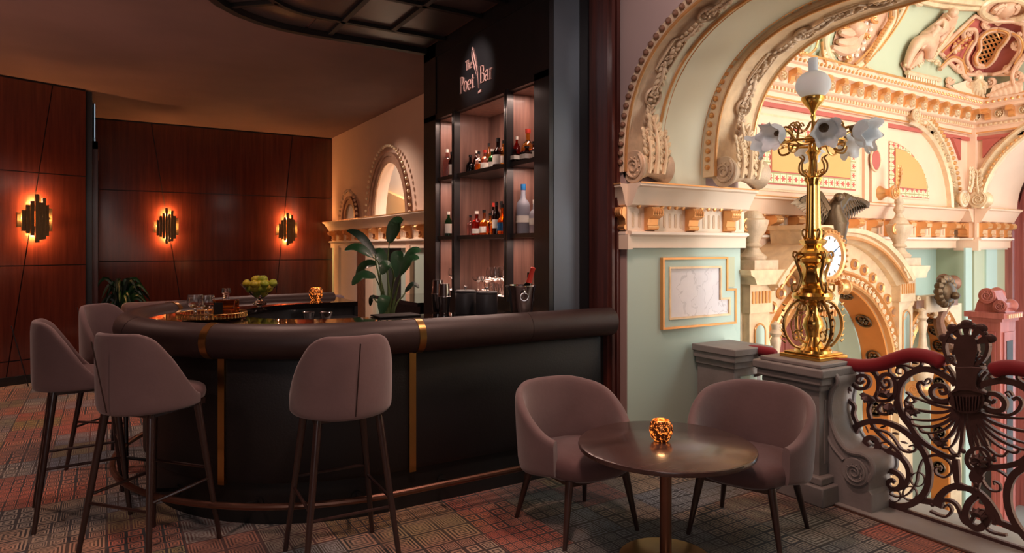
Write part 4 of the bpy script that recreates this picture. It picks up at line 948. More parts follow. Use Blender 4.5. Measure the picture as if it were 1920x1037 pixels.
# cartouche with diaper ground, left
k1 = T('ceiling_cartouche', 'white and gold stucco cartouche on the ceiling above the globe lamp', 'stucco relief', tuple(onC(1600, 70)))
patch('diaper_field', [(1600, 2), (1668, -4), (1664, 40), (1640, 92), (1602, 122), (1572, 112), (1562, 80), (1575, 34)], 'relief_rose', k1, .03)
m_ = MB()
for i in range(9):
    for j in range(9):
        x, y = 1578+i*10-j*1.5, 8+j*12
        if 1574 < x < 1655-j*5 and y < 112: m_.ell(onC(x, y, .05), .022, 6, 4)
P('diaper_bosses', m_, 'cream_light', k1)
m_ = MB()
for pts, w in (([(1675, -6), (1676, 30), (1660, 62), (1634, 98), (1606, 126), (1576, 128), (1556, 108), (1548, 78), (1552, 52)], .06), ([(1700, 0), (1690, 22), (1668, 56), (1640, 92), (1622, 118), (1640, 136), (1660, 144)], .035), ([(1548, 60), (1560, 34), (1580, 14), (1604, 0)], .05), ([(1606, 126), (1622, 112), (1628, 96)], .04)):
    m_.tube(Cs(pts, .07), w*.5, 10)
for c, r, a0, tn in (((1662, 64), 13, 2, 1.3), ((1558, 104), 14, 0, -1.4), ((1618, 122), 12, 1, 1.4), ((1659, 142), 7, 0, 1.5), ((1572, 30), 12, 3, 1.2), ((1545, 100), 9, 1, 1.2), ((1690, 6), 9, 1, 1.3), ((1722, 2), 10, 0, 1.3)): csc(m_, c, r, a0, tn, .022)
P('scroll_frame', m_, 'gilt_cream', k1, 'gilt scrolled frame')
m_ = MB()
for pts in ([(1681, -6), (1682, 32), (1665, 66), (1638, 103), (1608, 131), (1574, 133)], [(1669, -6), (1670, 28), (1655, 58), (1629, 94), (1603, 120)], [(1557, 56), (1553, 80), (1561, 108), (1576, 122)], [(1541, 78), (1544, 108), (1556, 126), (1574, 136)], [(1706, 2), (1696, 25), (1674, 60), (1648, 94)], [(1536, 60), (1530, 90), (1512, 104), (1500, 100)]): m_.tube(Cs(pts, .10), .011, 6)
for i in range(16): k = i/15; m_.ell(onC(1672-50*k-14*sin(pi*k)*0, 34+82*k, .12), .022, 6, 5)
for c, r, a0, tn in (((1504, 98), 8, 0, 1.3), ((1586, 46), 8, 1, 1.3), ((1590, 108), 8, 2, -1.3), ((1640, 34), 9, 1, 1.2), ((1626, 70), 8, 3, 1.3), ((1600, 76), 7, 0, 1.2)): csc(m_, c, r, a0, tn, .016, .1)
P('gilt_lines', m_, 'gold', k1)
m_ = MB()
for x, y in ((1605, 22), (1616, 30), (1625, 28), (1610, 34)):
    for i in range(5): a = i*1.256; m_.ell(onC(x+4*cos(a), y+4*sin(a), .09), .035, 6, 5)
P('stucco_roses', m_, 'gold', k1)
m_ = MB()
for pts in ([(1560, 88), (1580, 96), (1600, 88), (1618, 60)], [(1575, 60), (1592, 62), (1612, 52)], [(1570, 78), (1590, 80), (1606, 70)]): m_.tube(Cs(pts, .09), [.02+.03*sin(pi*i/(len(pts)*4-4)) for i in range(len(pts)*4-3)], 8)
m_.ell(onC(1606, 54, .1), (.10, .08, .07)); P('cornucopia', m_, 'relief_rose', k1)
# ceiling figure
k2 = T('stucco_figure', 'rose tinted stucco relief of a reclining draped figure on the ceiling', 'stucco relief', tuple(onC(1745, 80)))
def figure(name, joints, edges, rad, mat_, parent, lift=.1, lv=1):
    me = bpy.data.meshes.new(name); off = OFF.get(parent.name, Vector())
    me.from_pydata([onC(x, y, l)-off for x, y, l in joints], edges, []); ob = bpy.data.objects.new(name, me); COL.objects.link(ob); ob.parent = parent; OFF[ob.name] = off
    sk = ob.modifiers.new('skin', 'SKIN'); me.skin_vertices or bpy.context.view_layer.update()
    if not me.skin_vertices: me.attributes
    for v, r in zip(me.skin_vertices[0].data, rad): v.radius = (r, r)
    me.skin_vertices[0].data[0].use_root = True
    ob.modifiers.new('sub', 'SUBSURF').levels = lv; ob.modifiers['sub'].render_levels = lv
    me.materials.append(M[mat_]); return ob
P('pedestal_relief', MB(), 'relief_rose', k2) if 0 else None
patch('drapery_ground', [(1735, 60), (1770, 24), (1798, 30), (1786, 66), (1748, 100), (1716, 122), (1698, 138), (1688, 120)], 'relief_rose', k2, .05)
J = [(1738, 78, .12), (1750, 62, .15), (1764, 42, .16), (1772, 36, .16), (1783, 27, .18), (1758, 52, .18), (1742, 74, .2), (1726, 92, .2), (1722, 76, .15), (1708, 100, .15), (1698, 128, .12), (1746, 92, .2), (1740, 112, .18), (1728, 84, .14), (1772, 60, .18), (1760, 80, .2)]
E = [(0, 1), (1, 2), (2, 3), (3, 4), (2, 5), (5, 6), (6, 7), (0, 8), (8, 9), (9, 10), (0, 11), (11, 12), (2, 14), (14, 15)]
J2 = [J[i] for i in range(16) if i != 13]; E2 = [(a-(a > 13), b-(b > 13)) for a, b in E]
rd = [.085, .085, .085, .035, .07, .045, .035, .026, .065, .05, .028, .06, .04, .045, .03]
if True:
    def skinfig():
        me = bpy.data.meshes.new('figure_body'); off = OFF[k2.name]
        me.from_pydata([onC(x, y, l)-off for x, y, l in J2], E2, [])
        ob = bpy.data.objects.new('figure_body', me); COL.objects.link(ob); ob.parent = k2
        bpy.context.view_layer.objects.active = ob; ob.select_set(True)
        ob.modifiers.new('skin', 'SKIN').use_smooth_shade = True
        if not me.skin_vertices: bpy.ops.mesh.customdata_skin_add()
        for v, r in zip(me.skin_vertices[0].data, rd): v.radius = (r, r)
        me.skin_vertices[0].data[0].use_root = True
        sb = ob.modifiers.new('sub', 'SUBSURF'); sb.levels = 2; sb.render_levels = 2
        me.materials.append(M['relief_rose']); ob.select_set(False)
    skinfig()
m_ = MB(); m_.ell(onC(1787, 24, .2), (.05, .05, .05), 10, 8)
for i in range(6): m_.tube(Cs([(1748+i*4, 70-i*3), (1728+i*2, 96), (1704+i*5, 130-i*3)], .1), .022, 6)
P('drapery_folds', m_, 'relief_rose', k2)
patch('relief_plinth', [(1700, 132), (1760, 146), (1768, 160), (1756, 172), (1698, 158)], 'peach', k2, .08)
m_ = MB(); m_.tube(Cs([(1700, 136), (1762, 150)], .1), .025, 6)
for i in range(12): m_.tube([onC(1704+i*4.6, 140+i*1.1, .1), onC(1704+i*4.6, 147+i*1.1, .1)], .012, 5)
P('fluted_edge', m_, 'gilt_cream', k2)
m_ = MB()
for j in range(7): m_.tube(Cs([(1762-j*4, 44+j*5), (1744-j*5, 66+j*5), (1720-j*4, 92+j*4), (1696+j*2, 124+j)], .13-.01*j), .012, 6)
for j in range(5): m_.tube(Cs([(1790-j*3, 52+j*4), (1776-j*3, 74+j*4), (1756-j*2, 96+j*5)], .12), .012, 6)
for c, r, a0, tn in (((1742, 108), 8, 0, 1.3), ((1728, 118), 7, 2, 1.3), ((1756, 118), 7, 1, -1.3)): csc(m_, c, r, a0, tn, .016, .1)
P('drapery_folds', m_, 'gilt_cream', k2)
# grille cartouche over the corner
k3 = T('grille_cartouche', 'ornate corner cartouche with gilt lattice grille and red ground on the ceiling', 'stucco relief', tuple(onC(1855, 80)))
patch('red_ground', [(1760, 96), (1790, 66), (1828, 30), (1852, 40), (1918, 40), (1925, 100), (1900, 140), (1850, 140), (1815, 140), (1792, 130), (1775, 112)], 'rose_panel', k3, .02)
gr = [(1835, 74), (1850, 60), (1868, 56), (1890, 62), (1884, 78), (1872, 92), (1862, 112), (1848, 124), (1832, 122), (1828, 108), (1836, 92)]
patch('grille_shade_sheet', gr, 'black_cap', k3, .05)  # flat black sheet, painted shade of the hole behind the lattice
def inpoly(x, y, pg):
    c = False; n = len(pg)
    for i in range(n):
        (x0, y0), (x1, y1) = pg[i], pg[i-1]
        if (y0 > y) != (y1 > y) and x < (x1-x0)*(y-y0)/(y1-y0)+x0: c = not c
    return c
m_ = MB()
for fam in (0, 1):
    for i in range(-14, 15):
        seg = []
        for j in range(-40, 41):
            x, y = (1858+i*9+j*1.2, 90+j*2.) if fam == 0 else (1858+j*2., 90+i*9-j*.55)
            if inpoly(x, y, gr): seg.append(onC(x, y, .08))
        if len(seg) > 1: m_.tube(seg[::3]+[seg[-1]], .010, 5)
P('lattice', m_, 'gold', k3, 'gilt diagonal lattice')
m_ = MB(); m_.tube([onC(a, b, .09) for a, b in smooth(gr+[gr[0]], 4)], .03, 8); m_.tube([onC(a, b, .05) for a, b in [(1760, 96), (1790, 66), (1828, 30), (1852, 40), (1918, 40), (1925, 100), (1900, 140), (1850, 140), (1815, 140), (1792, 130), (1775, 112), (1760, 96)]], .022, 8)
for pts, w in (([(1822, 132), (1812, 112), (1820, 92), (1830, 74), (1828, 56), (1812, 56)], .045), ([(1892, 60), (1908, 70), (1912, 92), (1898, 116), (1884, 132), (1862, 140)], .045), ([(1762, 130), (1784, 112), (1800, 118), (1806, 140), (1818, 150)], .05), ([(1920, 46), (1900, 40), (1876, 30), (1852, 36)], .05), ([(1925, 100), (1908, 118), (1898, 140), (1902, 160)], .05), ([(1776, 160), (1800, 176), (1826, 184)], .04), ([(1920, 150), (1880, 166), (1850, 180)], .04)):
    m_.tube(Cs(pts, .08), w*.46, 10)
for c, r, a0, tn in (((1816, 62), 13, 2, 1.4), ((1800, 126), 13, 0, 1.4), ((1816, 155), 9, 1, 1.5), ((1858, 153), 10, 2, -1.5), ((1904, 84), 9, 1, 1.3), ((1848, 44), 9, 1, 1.2), ((1890, 128), 12, 0, 1.3), ((1835, 140), 8, 3, 1.2)): csc(m_, c, r, a0, tn, .024)
for c, r, a0, tn in (((1912, 66), 10, 0, 1.3), ((1916, 110), 12, 2, 1.3), ((1908, 142), 9, 1, -1.3), ((1795, 90), 9, 2, 1.3), ((1780, 150), 8, 0, 1.3), ((1870, 40), 7, 0, 1.3)): csc(m_, c, r, a0, tn, .024)
P('scroll_frame', m_, 'relief_rose', k3, 'rose and gold scrolled frame')
m_ = MB(); m_.tube([onC(a, b, .12) for a, b in smooth(gr+[gr[0]], 4)], .012, 6)
for pts in ([(1816, 134), (1806, 112), (1814, 92), (1824, 76)], [(1898, 62), (1914, 72), (1917, 94), (1902, 120)], [(1764, 125), (1784, 107), (1804, 113), (1811, 138)], [(1766, 98), (1792, 72), (1826, 38)], [(1774, 108), (1798, 84), (1814, 70)]): m_.tube(Cs(pts, .11), .010, 6)
for i in range(5):
    for j in range(3): m_.ell(onC(1790+i*7, 82+j*9-i*5, .06), .018, 6, 4)
P('gilt_lines', m_, 'gold', k3)
patch('stepped_ledge', [(1786, 160), (1820, 148), (1834, 160), (1850, 184), (1815, 178), (1790, 172)], 'peach', k3, .09)
patch('stepped_ledge', [(1852, 184), (1862, 160), (1898, 150), (1918, 154), (1918, 172), (1880, 180)], 'peach', k3, .09)
m_ = MB()
for i in range(7): a = pi*.15+pi*.7*i/6; m_.tube([onC(1835, 148, .08), onC(1835+12*cos(a), 150+18*sin(a), .14), onC(1835+18*cos(a), 152+32*sin(a), .08)], [.02, .035, .01], 6)
m_.ell(onC(1835, 146, .1), .05); P('palmette', m_, 'gilt_cream', k3)
k4 = T('ceiling_medallion', 'rose oval stucco medallion on the ceiling at the top right edge', 'stucco relief', tuple(onC(1890, 22)))
patch('oval_field', [(1885+44*cos(a), 18+18*sin(a)) for a in [2*pi*i/24 for i in range(24)]], 'relief_rose', k4, .05)
P('oval_frame', MB().tube([onC(1885+46*cos(a), 18+20*sin(a), .08) for a in [2*pi*i/32 for i in range(33)]], .035, 8), 'gilt_cream', k4)
m_ = MB(); m_.ell(onC(1885, 18, .1), (.12, .12, .08))
for i in range(6): m_.tube(Cs([(1862+i*8, 24), (1868+i*8, 16), (1880+i*5, 10)], .12), .03, 6)
P('relief_drapery', m_, 'relief_rose', k4)
m_ = MB()
for pts in ([(1712, -4), (1740, 6), (1790, 14), (1845, 16)], [(1720, -10), (1760, -2), (1850, 8)]): m_.tube(Cs(pts, .06), .03, 6)
P('ceiling_moulding', m_, 'gilt_cream', k4)
# ---------------------------------------------------------------- red window beyond the far arch and red newel
XWn = 9.75
w1 = ST('window_1', MB().prism([(3.95, ZF), (3.70, ZF)]+el(2.55, 1.15, 1.9, 1.25, 30)+[(-.6, ZF), (-3, ZF), (-3, 4), (4.3, 4), (4.3, ZF)], 'x', XWn, XWn+.1), 'mauve_wall', 'wall around the tall red framed window', tri=True)
for r_, w_, m2_ in ((1.15, .07, 'red_wood'), (1.03, .05, 'red_wood'), (.9, .04, 'red_wood')):
    P('window_frame', MB().sweep([(XWn, 2.55+r_, ZF)]+[(XWn-.03, y, z) for y, z in el(2.55, r_, 1.9, r_*1.09, 30)]+[(XWn, 2.55-r_, ZF)], rect(w_, .1), (1, 0, 0)), m2_, w1)
for y in (3.3, 2.55, 1.8): P('glazing_bar', MB().box(XWn-.05, y-.025, ZF, XWn, y+.025, 2.95), 'red_wood', w1)
for z in (-.6, .7, 1.9): P('glazing_bar', MB().box(XWn-.05, 1.5, z-.03, XWn, 3.6, z+.03), 'red_wood', w1)
P('window_pane', MB().box(XWn+.02, 1.35, ZF, XWn+.03, 3.75, 3.3), 'window_glass', w1)
P('red_reveal', MB().box(9.5, 3.72, ZF, XWn, 3.8, 3.2), 'red_wood', w1)
area('outside_daylight', (10.6, 2.5, 1.0), (8, 2.5, 1.0), 2.6, 5, 60, (.9, .96, 1.0))
rn = T('red_newel', 'carved red-brown wooden newel with scrolled top beside the far window', 'post', (7.6, 2.95, ZF))
p0, p1 = onY(1848, 600, 2.95), onY(1905, 600, 2.95); xa_, xb_ = 6.98, 7.28
cn = onX(1876, 580, 7.0); yb_ = onX(1876, 580, 7.0).y
def nb(z0, z1, g_=0.): return MB().box(7.0-g_, yb_-g_, z0, 7.3+g_, yb_+.24+g_, z1)
P('shaft', nb(ZF, .92), 'red_wood', rn); P('cap', nb(.92, .95, .02), 'red_wood', rn); P('cap', nb(.95, 1.0, .045), 'red_wood', rn)
for i in range(7): P('flute_block', MB().box(7.02+.04*i, yb_-.06, .955, 7.045+.04*i, yb_-.04, .99), 'relief_rose', rn)
P('shaft_panel', MB().box(7.05, yb_-.012, -.9, 7.25, yb_, .82), 'red_wood', rn); P('inset_panel', MB().box(7.09, yb_-.016, -.8, 7.21, yb_-.01, .74), 'black_wood', rn)
P('shaft_panel', MB().box(6.988, yb_+.04, -.9, 7.0, yb_+.20, .82), 'red_wood', rn); P('inset_panel', MB().box(6.984, yb_+.07, -.8, 6.99, yb_+.17, .74), 'black_wood', rn)
m_ = MB(); volute(m_, .075, .2); m_.xf(Matrix.Translation((7.05, yb_+.13, 1.15))); m_.prism([(yb_-.02, 1.0), (yb_+.24, 1.0), (yb_+.22, 1.08), (yb_+.16, 1.2), (yb_+.08, 1.2), (yb_+.03, 1.08)], 'x', 7.06, 7.24)
m2_ = MB(); volute(m2_, .06, .22); m_.join(m2_, Matrix.Translation((7.04, yb_+.02, 1.06))); P('scroll_top', m_, 'red_wood', rn)
# ---------------------------------------------------------------- gilded portals
YP = 3.7
def pq(px, py, Y=YP): p = onY(px, py, Y); return (p.x, p.z)
def portal(name, c, r, z, xl, xr, ztop, label, depth, ros):
    t = T(name, label, 'portal', (c, YP, ZF))
    poly = [(xl, ZF), (c-r, ZF)]+arcXZ(c, r, z, 32)[::-1]+[(c+r, ZF), (xr, ZF), (xr, ztop), (xl, ztop)]
    P('front', MB().prism(poly, 'y', YP, YP+.5), 'gilt_cream', t, tri=True)
    pth = [(c+r, 0, ZF)]+[(x, 0, z_) for x, z_ in arcXZ(c, r, z, 40)]+[(c-r, 0, ZF)]
    def lining(nm, y0, y1, d, m_): P(nm, MB().sweep(pth, [(0, y0), (0, y1), (d, y1), (d, y0)], (0, 1, 0)), m_, t)
    lining('intrados', YP+.015, YP+depth, .02, 'intrados_orange'); lining('inner_reveal', YP+depth, YP+.515, .035, 'pale_green')
    P('intrados_moulding', MB().sweep([(p_[0], YP+.03, p_[2]) for p_ in pth], circ(.018, 8), (0, 1, 0)), 'gold', t)
    rr = MB(); rosette(rr, ros, .035, 6); rme = mesh_of('intrados_rosette', rr, 'bronze')
    for i in range(9):
        a = -.25+(pi+.5)*i/8
        if 0 <= a <= pi: q_ = Vector((c+(r-.02)*cos(a), YP+depth*.52, z+(r-.02)*sin(a))); n__ = Vector((-cos(a), 0, -sin(a)))
        else: q_ = Vector((c+(r-.02)*(1 if a < 0 else -1), YP+depth*.52, z-.33)); n__ = Vector((-1 if a < 0 else 1, 0, 0))
        o_ = inst(rme, 'intrados_rosette', t, (0, 0, 0)); o_.matrix_local = Matrix.Translation(-OFF[t.name]) @ frame_m(q_, Vector((0, 1, 0)), n__.cross(Vector((0, 1, 0))), n__)
    for s_ in (1, -1):
        for zz in (-.45, -.85, -1.25):
            o_ = inst(rme, 'intrados_rosette', t, (0, 0, 0)); n__ = Vector((-s_, 0, 0)); o_.matrix_local = Matrix.Translation(-OFF[t.name]) @ frame_m(Vector((c+s_*(r-.02), YP+depth*.52, zz)), Vector((0, 1, 0)), n__.cross(Vector((0, 1, 0))), n__)
    # archivolt with gilt relief
    ap = [(x, YP, z_) for x, z_ in arcXZ(c, r, z, 44, -.15, pi+.15)]
    P('archivolt', MB().sweep(ap, [(q[0], q[1]) for q in [(0, 0), (0, .05), (-.015, .06), (-.03, .04), (-.10, .03), (-.115, .06), (-.135, .05), (-.14, 0)]], (0, -1, 0)) if 0 else MB().sweep(ap, [(0, 0), (0, .05), (.015, .06), (.03, .04), (.10, .03), (.115, .06), (.135, .05), (.14, 0)], (0, -1, 0)), 'gold', t, 'gilt carved archivolt')
    rs_ = mesh_of('relief_scroll', MB().tube([(q_[0], 0, q_[1]) for q_ in spiral((0, 0), .035, .006, 0, 1.3, 10)], .010, 5), 'gilt_cream')
    for i in range(int(42*r)):
        a = pi*(i+.5)/int(42*r); inst(rs_, 'relief_scroll', t, (c+(r+.065)*cos(a), YP-.045, z+(r+.065)*sin(a)), (0, a*5, 0))
    return t
pt = portal('gilded_portal', PC, PR, PZ, 4.5, 7.02, 1.32, 'gilded portal with clock, curved pediment and bronze eagle in the stair hall', .28, .085)
# segmental pediment
RZ = .36
def seg(r, a0=.80, a1=pi-.80, n=40, y=YP): return [(PC+r*cos(a0+(a1-a0)*i/n), y, RZ+r*sin(a0+(a1-a0)*i/n)) for i in range(n+1)]
P('pediment_field', MB().prism([(p_[0], p_[2]) for p_ in seg(1.36, .785, pi-.785)], 'y', YP, YP+.45), 'gilt_cream', pt)
P('pediment_cornice', MB().sweep(seg(1.3, .72, pi-.72), [(0, 0), (0, .06), (.03, .10), (.04, .14), (.075, .15), (.08, .19), (.12, .20), (.13, -.45), (0, -.45)], (0, -1, 0)), 'gilt_cream', pt, 'curved gilt pediment cornice')
P('egg_band', MB().sweep(seg(1.33, .74, pi-.74, y=YP-.16), circ(.016, 8), (0, -1, 0)), 'gold', pt)
rm = MB(); rm.lathe([(.028, 0), (.05, 0), (.055, .018), (.048, .03), (.03, .02), (.028, 0)], 18); rm.lathe([(.0, .0), (.028, .0), (.02, -.01), (.0, -.01)], 12); rm.xf(Matrix.Rotation(pi/2, 4, 'X')); rme = mesh_of('ring_ornament', rm, 'gold'); hme = mesh_of('ring_shade_disc', MB().lathe([(0, 0), (.03, 0), (.03, .012), (0, .012)], 14).xf(Matrix.Rotation(pi/2, 4, 'X')), 'relief_dark')  # second mesh: solid dark disc, coloured as the shade inside the ring
for i in range(19):
    a = .30+(pi-.6)*i/18; R_ = 1.19
    if abs(a-pi/2) < .2: continue
    x, z_ = PC+R_*cos(a), PZ+.02+R_*sin(a)
    inst(rme, 'ring_ornament', pt, (x, YP-.0, z_)); inst(hme, 'ring_shade_disc', pt, (x, YP-.0, z_))
for s_ in (-1, 1):          # piers with niche, capital and flutes
    xc_ = PC+s_*1.13; 
    P('pier_entablature', MB().prism([(xc_-.17, 1.30), (xc_+.17, 1.30), (xc_+.20, 1.36), (xc_+.24, 1.38), (xc_+.25, 1.42), (xc_-.25, 1.42), (xc_-.24, 1.38), (xc_-.20, 1.36)], 'y', YP-.18, YP+.5), 'gilt_cream', pt)
    P('pier_frieze', MB().box(xc_-.14, YP-.09, 1.06, xc_+.14, YP, 1.30), 'gilt_cream', pt)
    for i in range(6): P('flute_block', MB().box(xc_-.12+.042*i, YP-.10, 1.14, xc_-.098+.042*i, YP-.09, 1.24), 'gold', pt)
    P('pier_shaft', MB().box(xc_-.125, YP-.07, ZF, xc_+.125, YP, 1.06), 'gilt_cream', pt)
    P('niche_panel', MB().prism([(xc_-.06, .0), (xc_+.06, .0)]+arcXZ(xc_, .06, .9, 10), 'y', YP-.076, YP-.07), 'pale_green', pt)
    P('niche_frame', MB().sweep([(xc_+.065, YP-.075, 0)]+[(x, YP-.075, z_) for x, z_ in arcXZ(xc_, .065, .9, 12)]+[(xc_-.065, YP-.075, 0)], circ(.009, 6), (0, 1, 0)), 'gold', pt)
    # turned baluster on bracket in front of pier
    bl = MB().lathe([(0, .28), (.045, .28), (.085, .36), (.1, .45), (.085, .54), (.05, .57), (.045, .6), (.06, .64), (.04, .68), (.03, .8), (.045, .9), (.03, .93), (.05, .96), (.03, .99), (.036, 1.03), (0, 1.06)], 20, (xc_-.02, YP-.24, -.05))
    P('turned_finial', bl, 'relief', pt); vv = MB(); volute(vv, .085, .16); vv.xf(Matrix.Translation((xc_-.10, YP-.2, .2))); P('bracket_scroll', vv, 'gold', pt)
# urns on the pediment shoulders
up = [(0, 0), (.11, 0), (.12, .03), (.075, .07), (.055, .11), (.08, .13), (.055, .16), (.07, .2), (.11, .27), (.13, .34), (.135, .37), (.10, .385), (.09, .41), (.07, .44), (.045, .46), (0, .46)]
for i, (xc_, fin) in enumerate(((PC-1.13, 0), (PC+1.13, 1))):
    ur = T('stone_urn', ('bronze-gold urn on the left shoulder of the gilded portal beside the green pillar', 'bronze-gold urn with tall finial on the right shoulder of the gilded portal')[i], 'urn', (xc_, YP, 1.42))
    P('urn_plinth', MB().box(xc_-.15, YP-.14, 1.42, xc_+.15, YP+.14, 1.50), 'relief', ur)
    pr = [(r_*.95, z_*.9+1.5) for r_, z_ in up]
    if fin: pr = pr[:-1]+[(.045, 1.92), (.03, 1.95), (.055, 1.99), (.03, 2.04), (.045, 2.07), (.025, 2.13), (.03, 2.15), (0, 2.17)]
    P('urn_body', MB().lathe(pr, 24, (xc_, YP, 0), mod=lambda a, z: 1+.03*cos(8*a)), 'relief', ur)
    m_ = MB()
    for s_ in (-1, 1): m_.tube([(xc_+s_*(.10+q_[0]), YP-.02, 1.78+q_[1]) for q_ in spiral((.0, .0), .06, .012, pi/2 if s_ > 0 else pi/2, -1.4, 18)], .012, 6)
    P('handle', m_, 'gold', ur)
# clock keystone
cx_, cz_ = hx(1549, YP-.2), 1.53
ck = T('portal_clock', 'round white clock in a gilded keystone frame on the portal', 'clock', (cx_, YP-.1, cz_))
P('keystone_block', MB().prism([(cx_-.16, 1.25), (cx_+.16, 1.25), (cx_+.24, 1.78), (cx_-.24, 1.78)], 'y', YP-.12, YP+.2).box(cx_-.27, YP-.2, 1.76, cx_+.27, YP+.2, 1.80), 'gilt_cream', ck)
P('clock_rim', MB().lathe([(.175, -.02), (.185, -.05), (.20, -.06), (.23, -.05), (.255, -.01), (.255, .1), (.0, .1), (.0, .0)], 40, (cx_, YP-.2, cz_), 'y'), 'gold', ck)
P('dial', MB().lathe([(0, -.028), (.178, -.028), (.178, -.018), (0, -.018)], 40, (cx_, YP-.2, cz_), 'y'), 'clock_face', ck, 'white clock dial')
hm = MB()
for a, L, w in ((radians(60), .13, .007), (radians(215), .10, .009), (radians(75), .05, .012)): hm.join(MB().box(-w/2, -.004, -.02, w/2, 0, L), Matrix.Translation((cx_, YP-.232, cz_)) @ Matrix.Rotation(a, 4, 'Y'))
P('clock_hands', hm, 'blue_cap', ck, 'dark blue clock hands')
tk = MB()
for i in range(12): a = pi*i/6; tk.join(MB().box(-.004, -.003, .145, .004, 0, .168), Matrix.Translation((cx_, YP-.232, cz_)) @ Matrix.Rotation(a, 4, 'Y'))
P('hour_marks', tk, 'black_cap', ck)
for i in range(28): a = 2*pi*i/28; inst(bm_, 'bead', ck, (cx_+.217*cos(a), YP-.26, cz_+.217*sin(a)), scale=.6)
for s_ in (-1, 1): vv = MB(); volute(vv, .07, .12); vv.xf(Matrix.Translation((cx_+s_*.22-.06, YP-.2, 1.25))); P('side_scroll', vv, 'gold', ck)
P('corbel', MB().prism([(cx_-.12, 1.05), (cx_+.12, 1.05), (cx_+.16, 1.14), (cx_+.2, 1.27), (cx_-.2, 1.27), (cx_-.16, 1.14)], 'y', YP-.22, YP), 'gilt_cream', ck)
for i in range(6): P('guttae', MB().box(cx_-.11+.04*i, YP-.23, 1.0, cx_-.088+.04*i, YP-.21, 1.06), 'gold', ck)
# bronze eagle
ex, ey, ez = cx_+.20, YP-.12, 1.76
eg = T('bronze_eagle', 'dark bronze eagle with spread wings on top of the portal clock', 'statue', (ex, ey, ez))
m_ = MB()
m_.tube([(ex, ey, ez-.22), (ex+.01, ey-.03, ez-.08), (ex, ey-.04, ez+.06), (ex, ey-.02, ez+.17), (ex-.01, ey-.05, ez+.25), (ex-.03, ey-.09, ez+.285)], [.04, .085, .11, .08, .05, .035], 14)
m_.ell((ex-.04, ey-.10, ez+.29), (.05, .045, .04), 12, 8); m_.tube([(ex-.08, ey-.12, ez+.29), (ex-.115, ey-.14, ez+.28), (ex-.12, ey-.145, ez+.25)], [.02, .014, .003], 8)
for s_ in (-1, 1): m_.tube([(ex+s_*.05, ey-.04, ez), (ex+s_*.06, ey-.08, ez-.10), (ex+s_*.05, ey-.09, ez-.17)], [.045, .03, .014], 8)
P('eagle_body', m_, 'bronze', eg)
for s_ in (-1, 1):
    m_ = MB(); sh = Vector((ex+s_*.08, ey, ez+.19)); tip = Vector((ex+s_*.44, ey-.02, ez+.24))
    m_.tube([sh, sh.lerp(tip, .35)+Vector((0, 0, .10)), sh.lerp(tip, .7)+Vector((0, 0, .06)), tip], [.05, .045, .03, .015], 8)
    for i in range(14):
        k = i/13; b_ = sh.lerp(tip, k)+Vector((0, 0, .09*sin(pi*k*.9))); L_ = .13+.08*sin(pi*(k*.8+.1)); d_ = Vector((s_*(.15+.9*k), 0, -1.1+.75*k)).normalized()
        m_.blade([b_+d_*L_*j/4+Vector((0, -.02*sin(j), 0)) for j in range(5)], .062, (0, -1, 0), .008)
        m_.blade([b_+Vector((0, -.025, 0))+d_*L_*.5*j/4 for j in range(5)], .045, (0, -1, 0), .008)
    P('wing', m_, 'bronze', eg)
m_ = MB()
for i in range(5): m_.blade([(ex+.02*(i-2)+(i-2)*.018*j, ey+.02, ez+.02-.035*j) for j in range(5)], .05, (0, -1, 0), .008)
P('tail', m_, 'bronze', eg)
# second, lower portal
p2 = portal('side_portal', QC, QR, QZ, 7.03, 8.2, .98, 'lower side arch right of the gilded portal with rosettes and a lion-head block', .2, .07)
P('ledge', MB().box(7.05, YP-.1, .98, 7.9, YP+.5, 1.06), 'relief_dark', p2)
P('key_block', MB().box(7.2, YP-.12, .93, 7.62, YP, 1.10), 'gilt_cream', p2)
m_ = MB(); m_.ell((7.42, YP-.2, 1.14), (.13, .08, .12), 14, 10)
for i in range(14): a = 2*pi*i/14; m_.ell((7.42+.14*cos(a), YP-.2, 1.15+.13*sin(a)), (.045, .05, .045), 7, 5)
m_.ell((7.42, YP-.29, 1.11), (.05, .05, .04), 10, 6)
P('lion_head', m_, 'bronze', p2, 'bronze lion head with curled mane')
m_ = MB(); m_.tube([onY(a, b, YP-.05) for a, b in smooth([(1768, 524), (1778, 534), (1779, 560), (1768, 582), (1760, 600), (1766, 626), (1782, 644)], 5)], [.07-.02*sin(i/10) for i in range(31)], 8)
v = MB(); volute(v, .085, .14); m_.join(v, Matrix.Translation((onY(1766, 530, YP).x-.07, YP-.08, onY(1768, 530, YP).z))); v2 = MB(); volute(v2, .07, .12); m_.join(v2, Matrix.Translation((onY(1778, 648, YP).x-.06, YP-.06, onY(1778, 648, YP).z)))
P('scroll_bracket', m_, 'relief_dark', p2)
P('relief_stem', MB().tube([onY(a, b, YP-.05) for a, b in smooth([(1690, 600), (1702, 578), (1712, 562)], 5)], .03, 8), 'gilt_cream', p2)
for a, b in ((1706, 560), (1712, 572), (1738, 584), (1758, 576)): P('scroll_relief', MB().tube([(onY(a, b, YP).x+q_[0], YP-.08, onY(a, b, YP).z+q_[1]) for q_ in spiral((0, 0), .06, .01, a, 1.4, 18)], .016, 6), 'gilt_cream', p2)
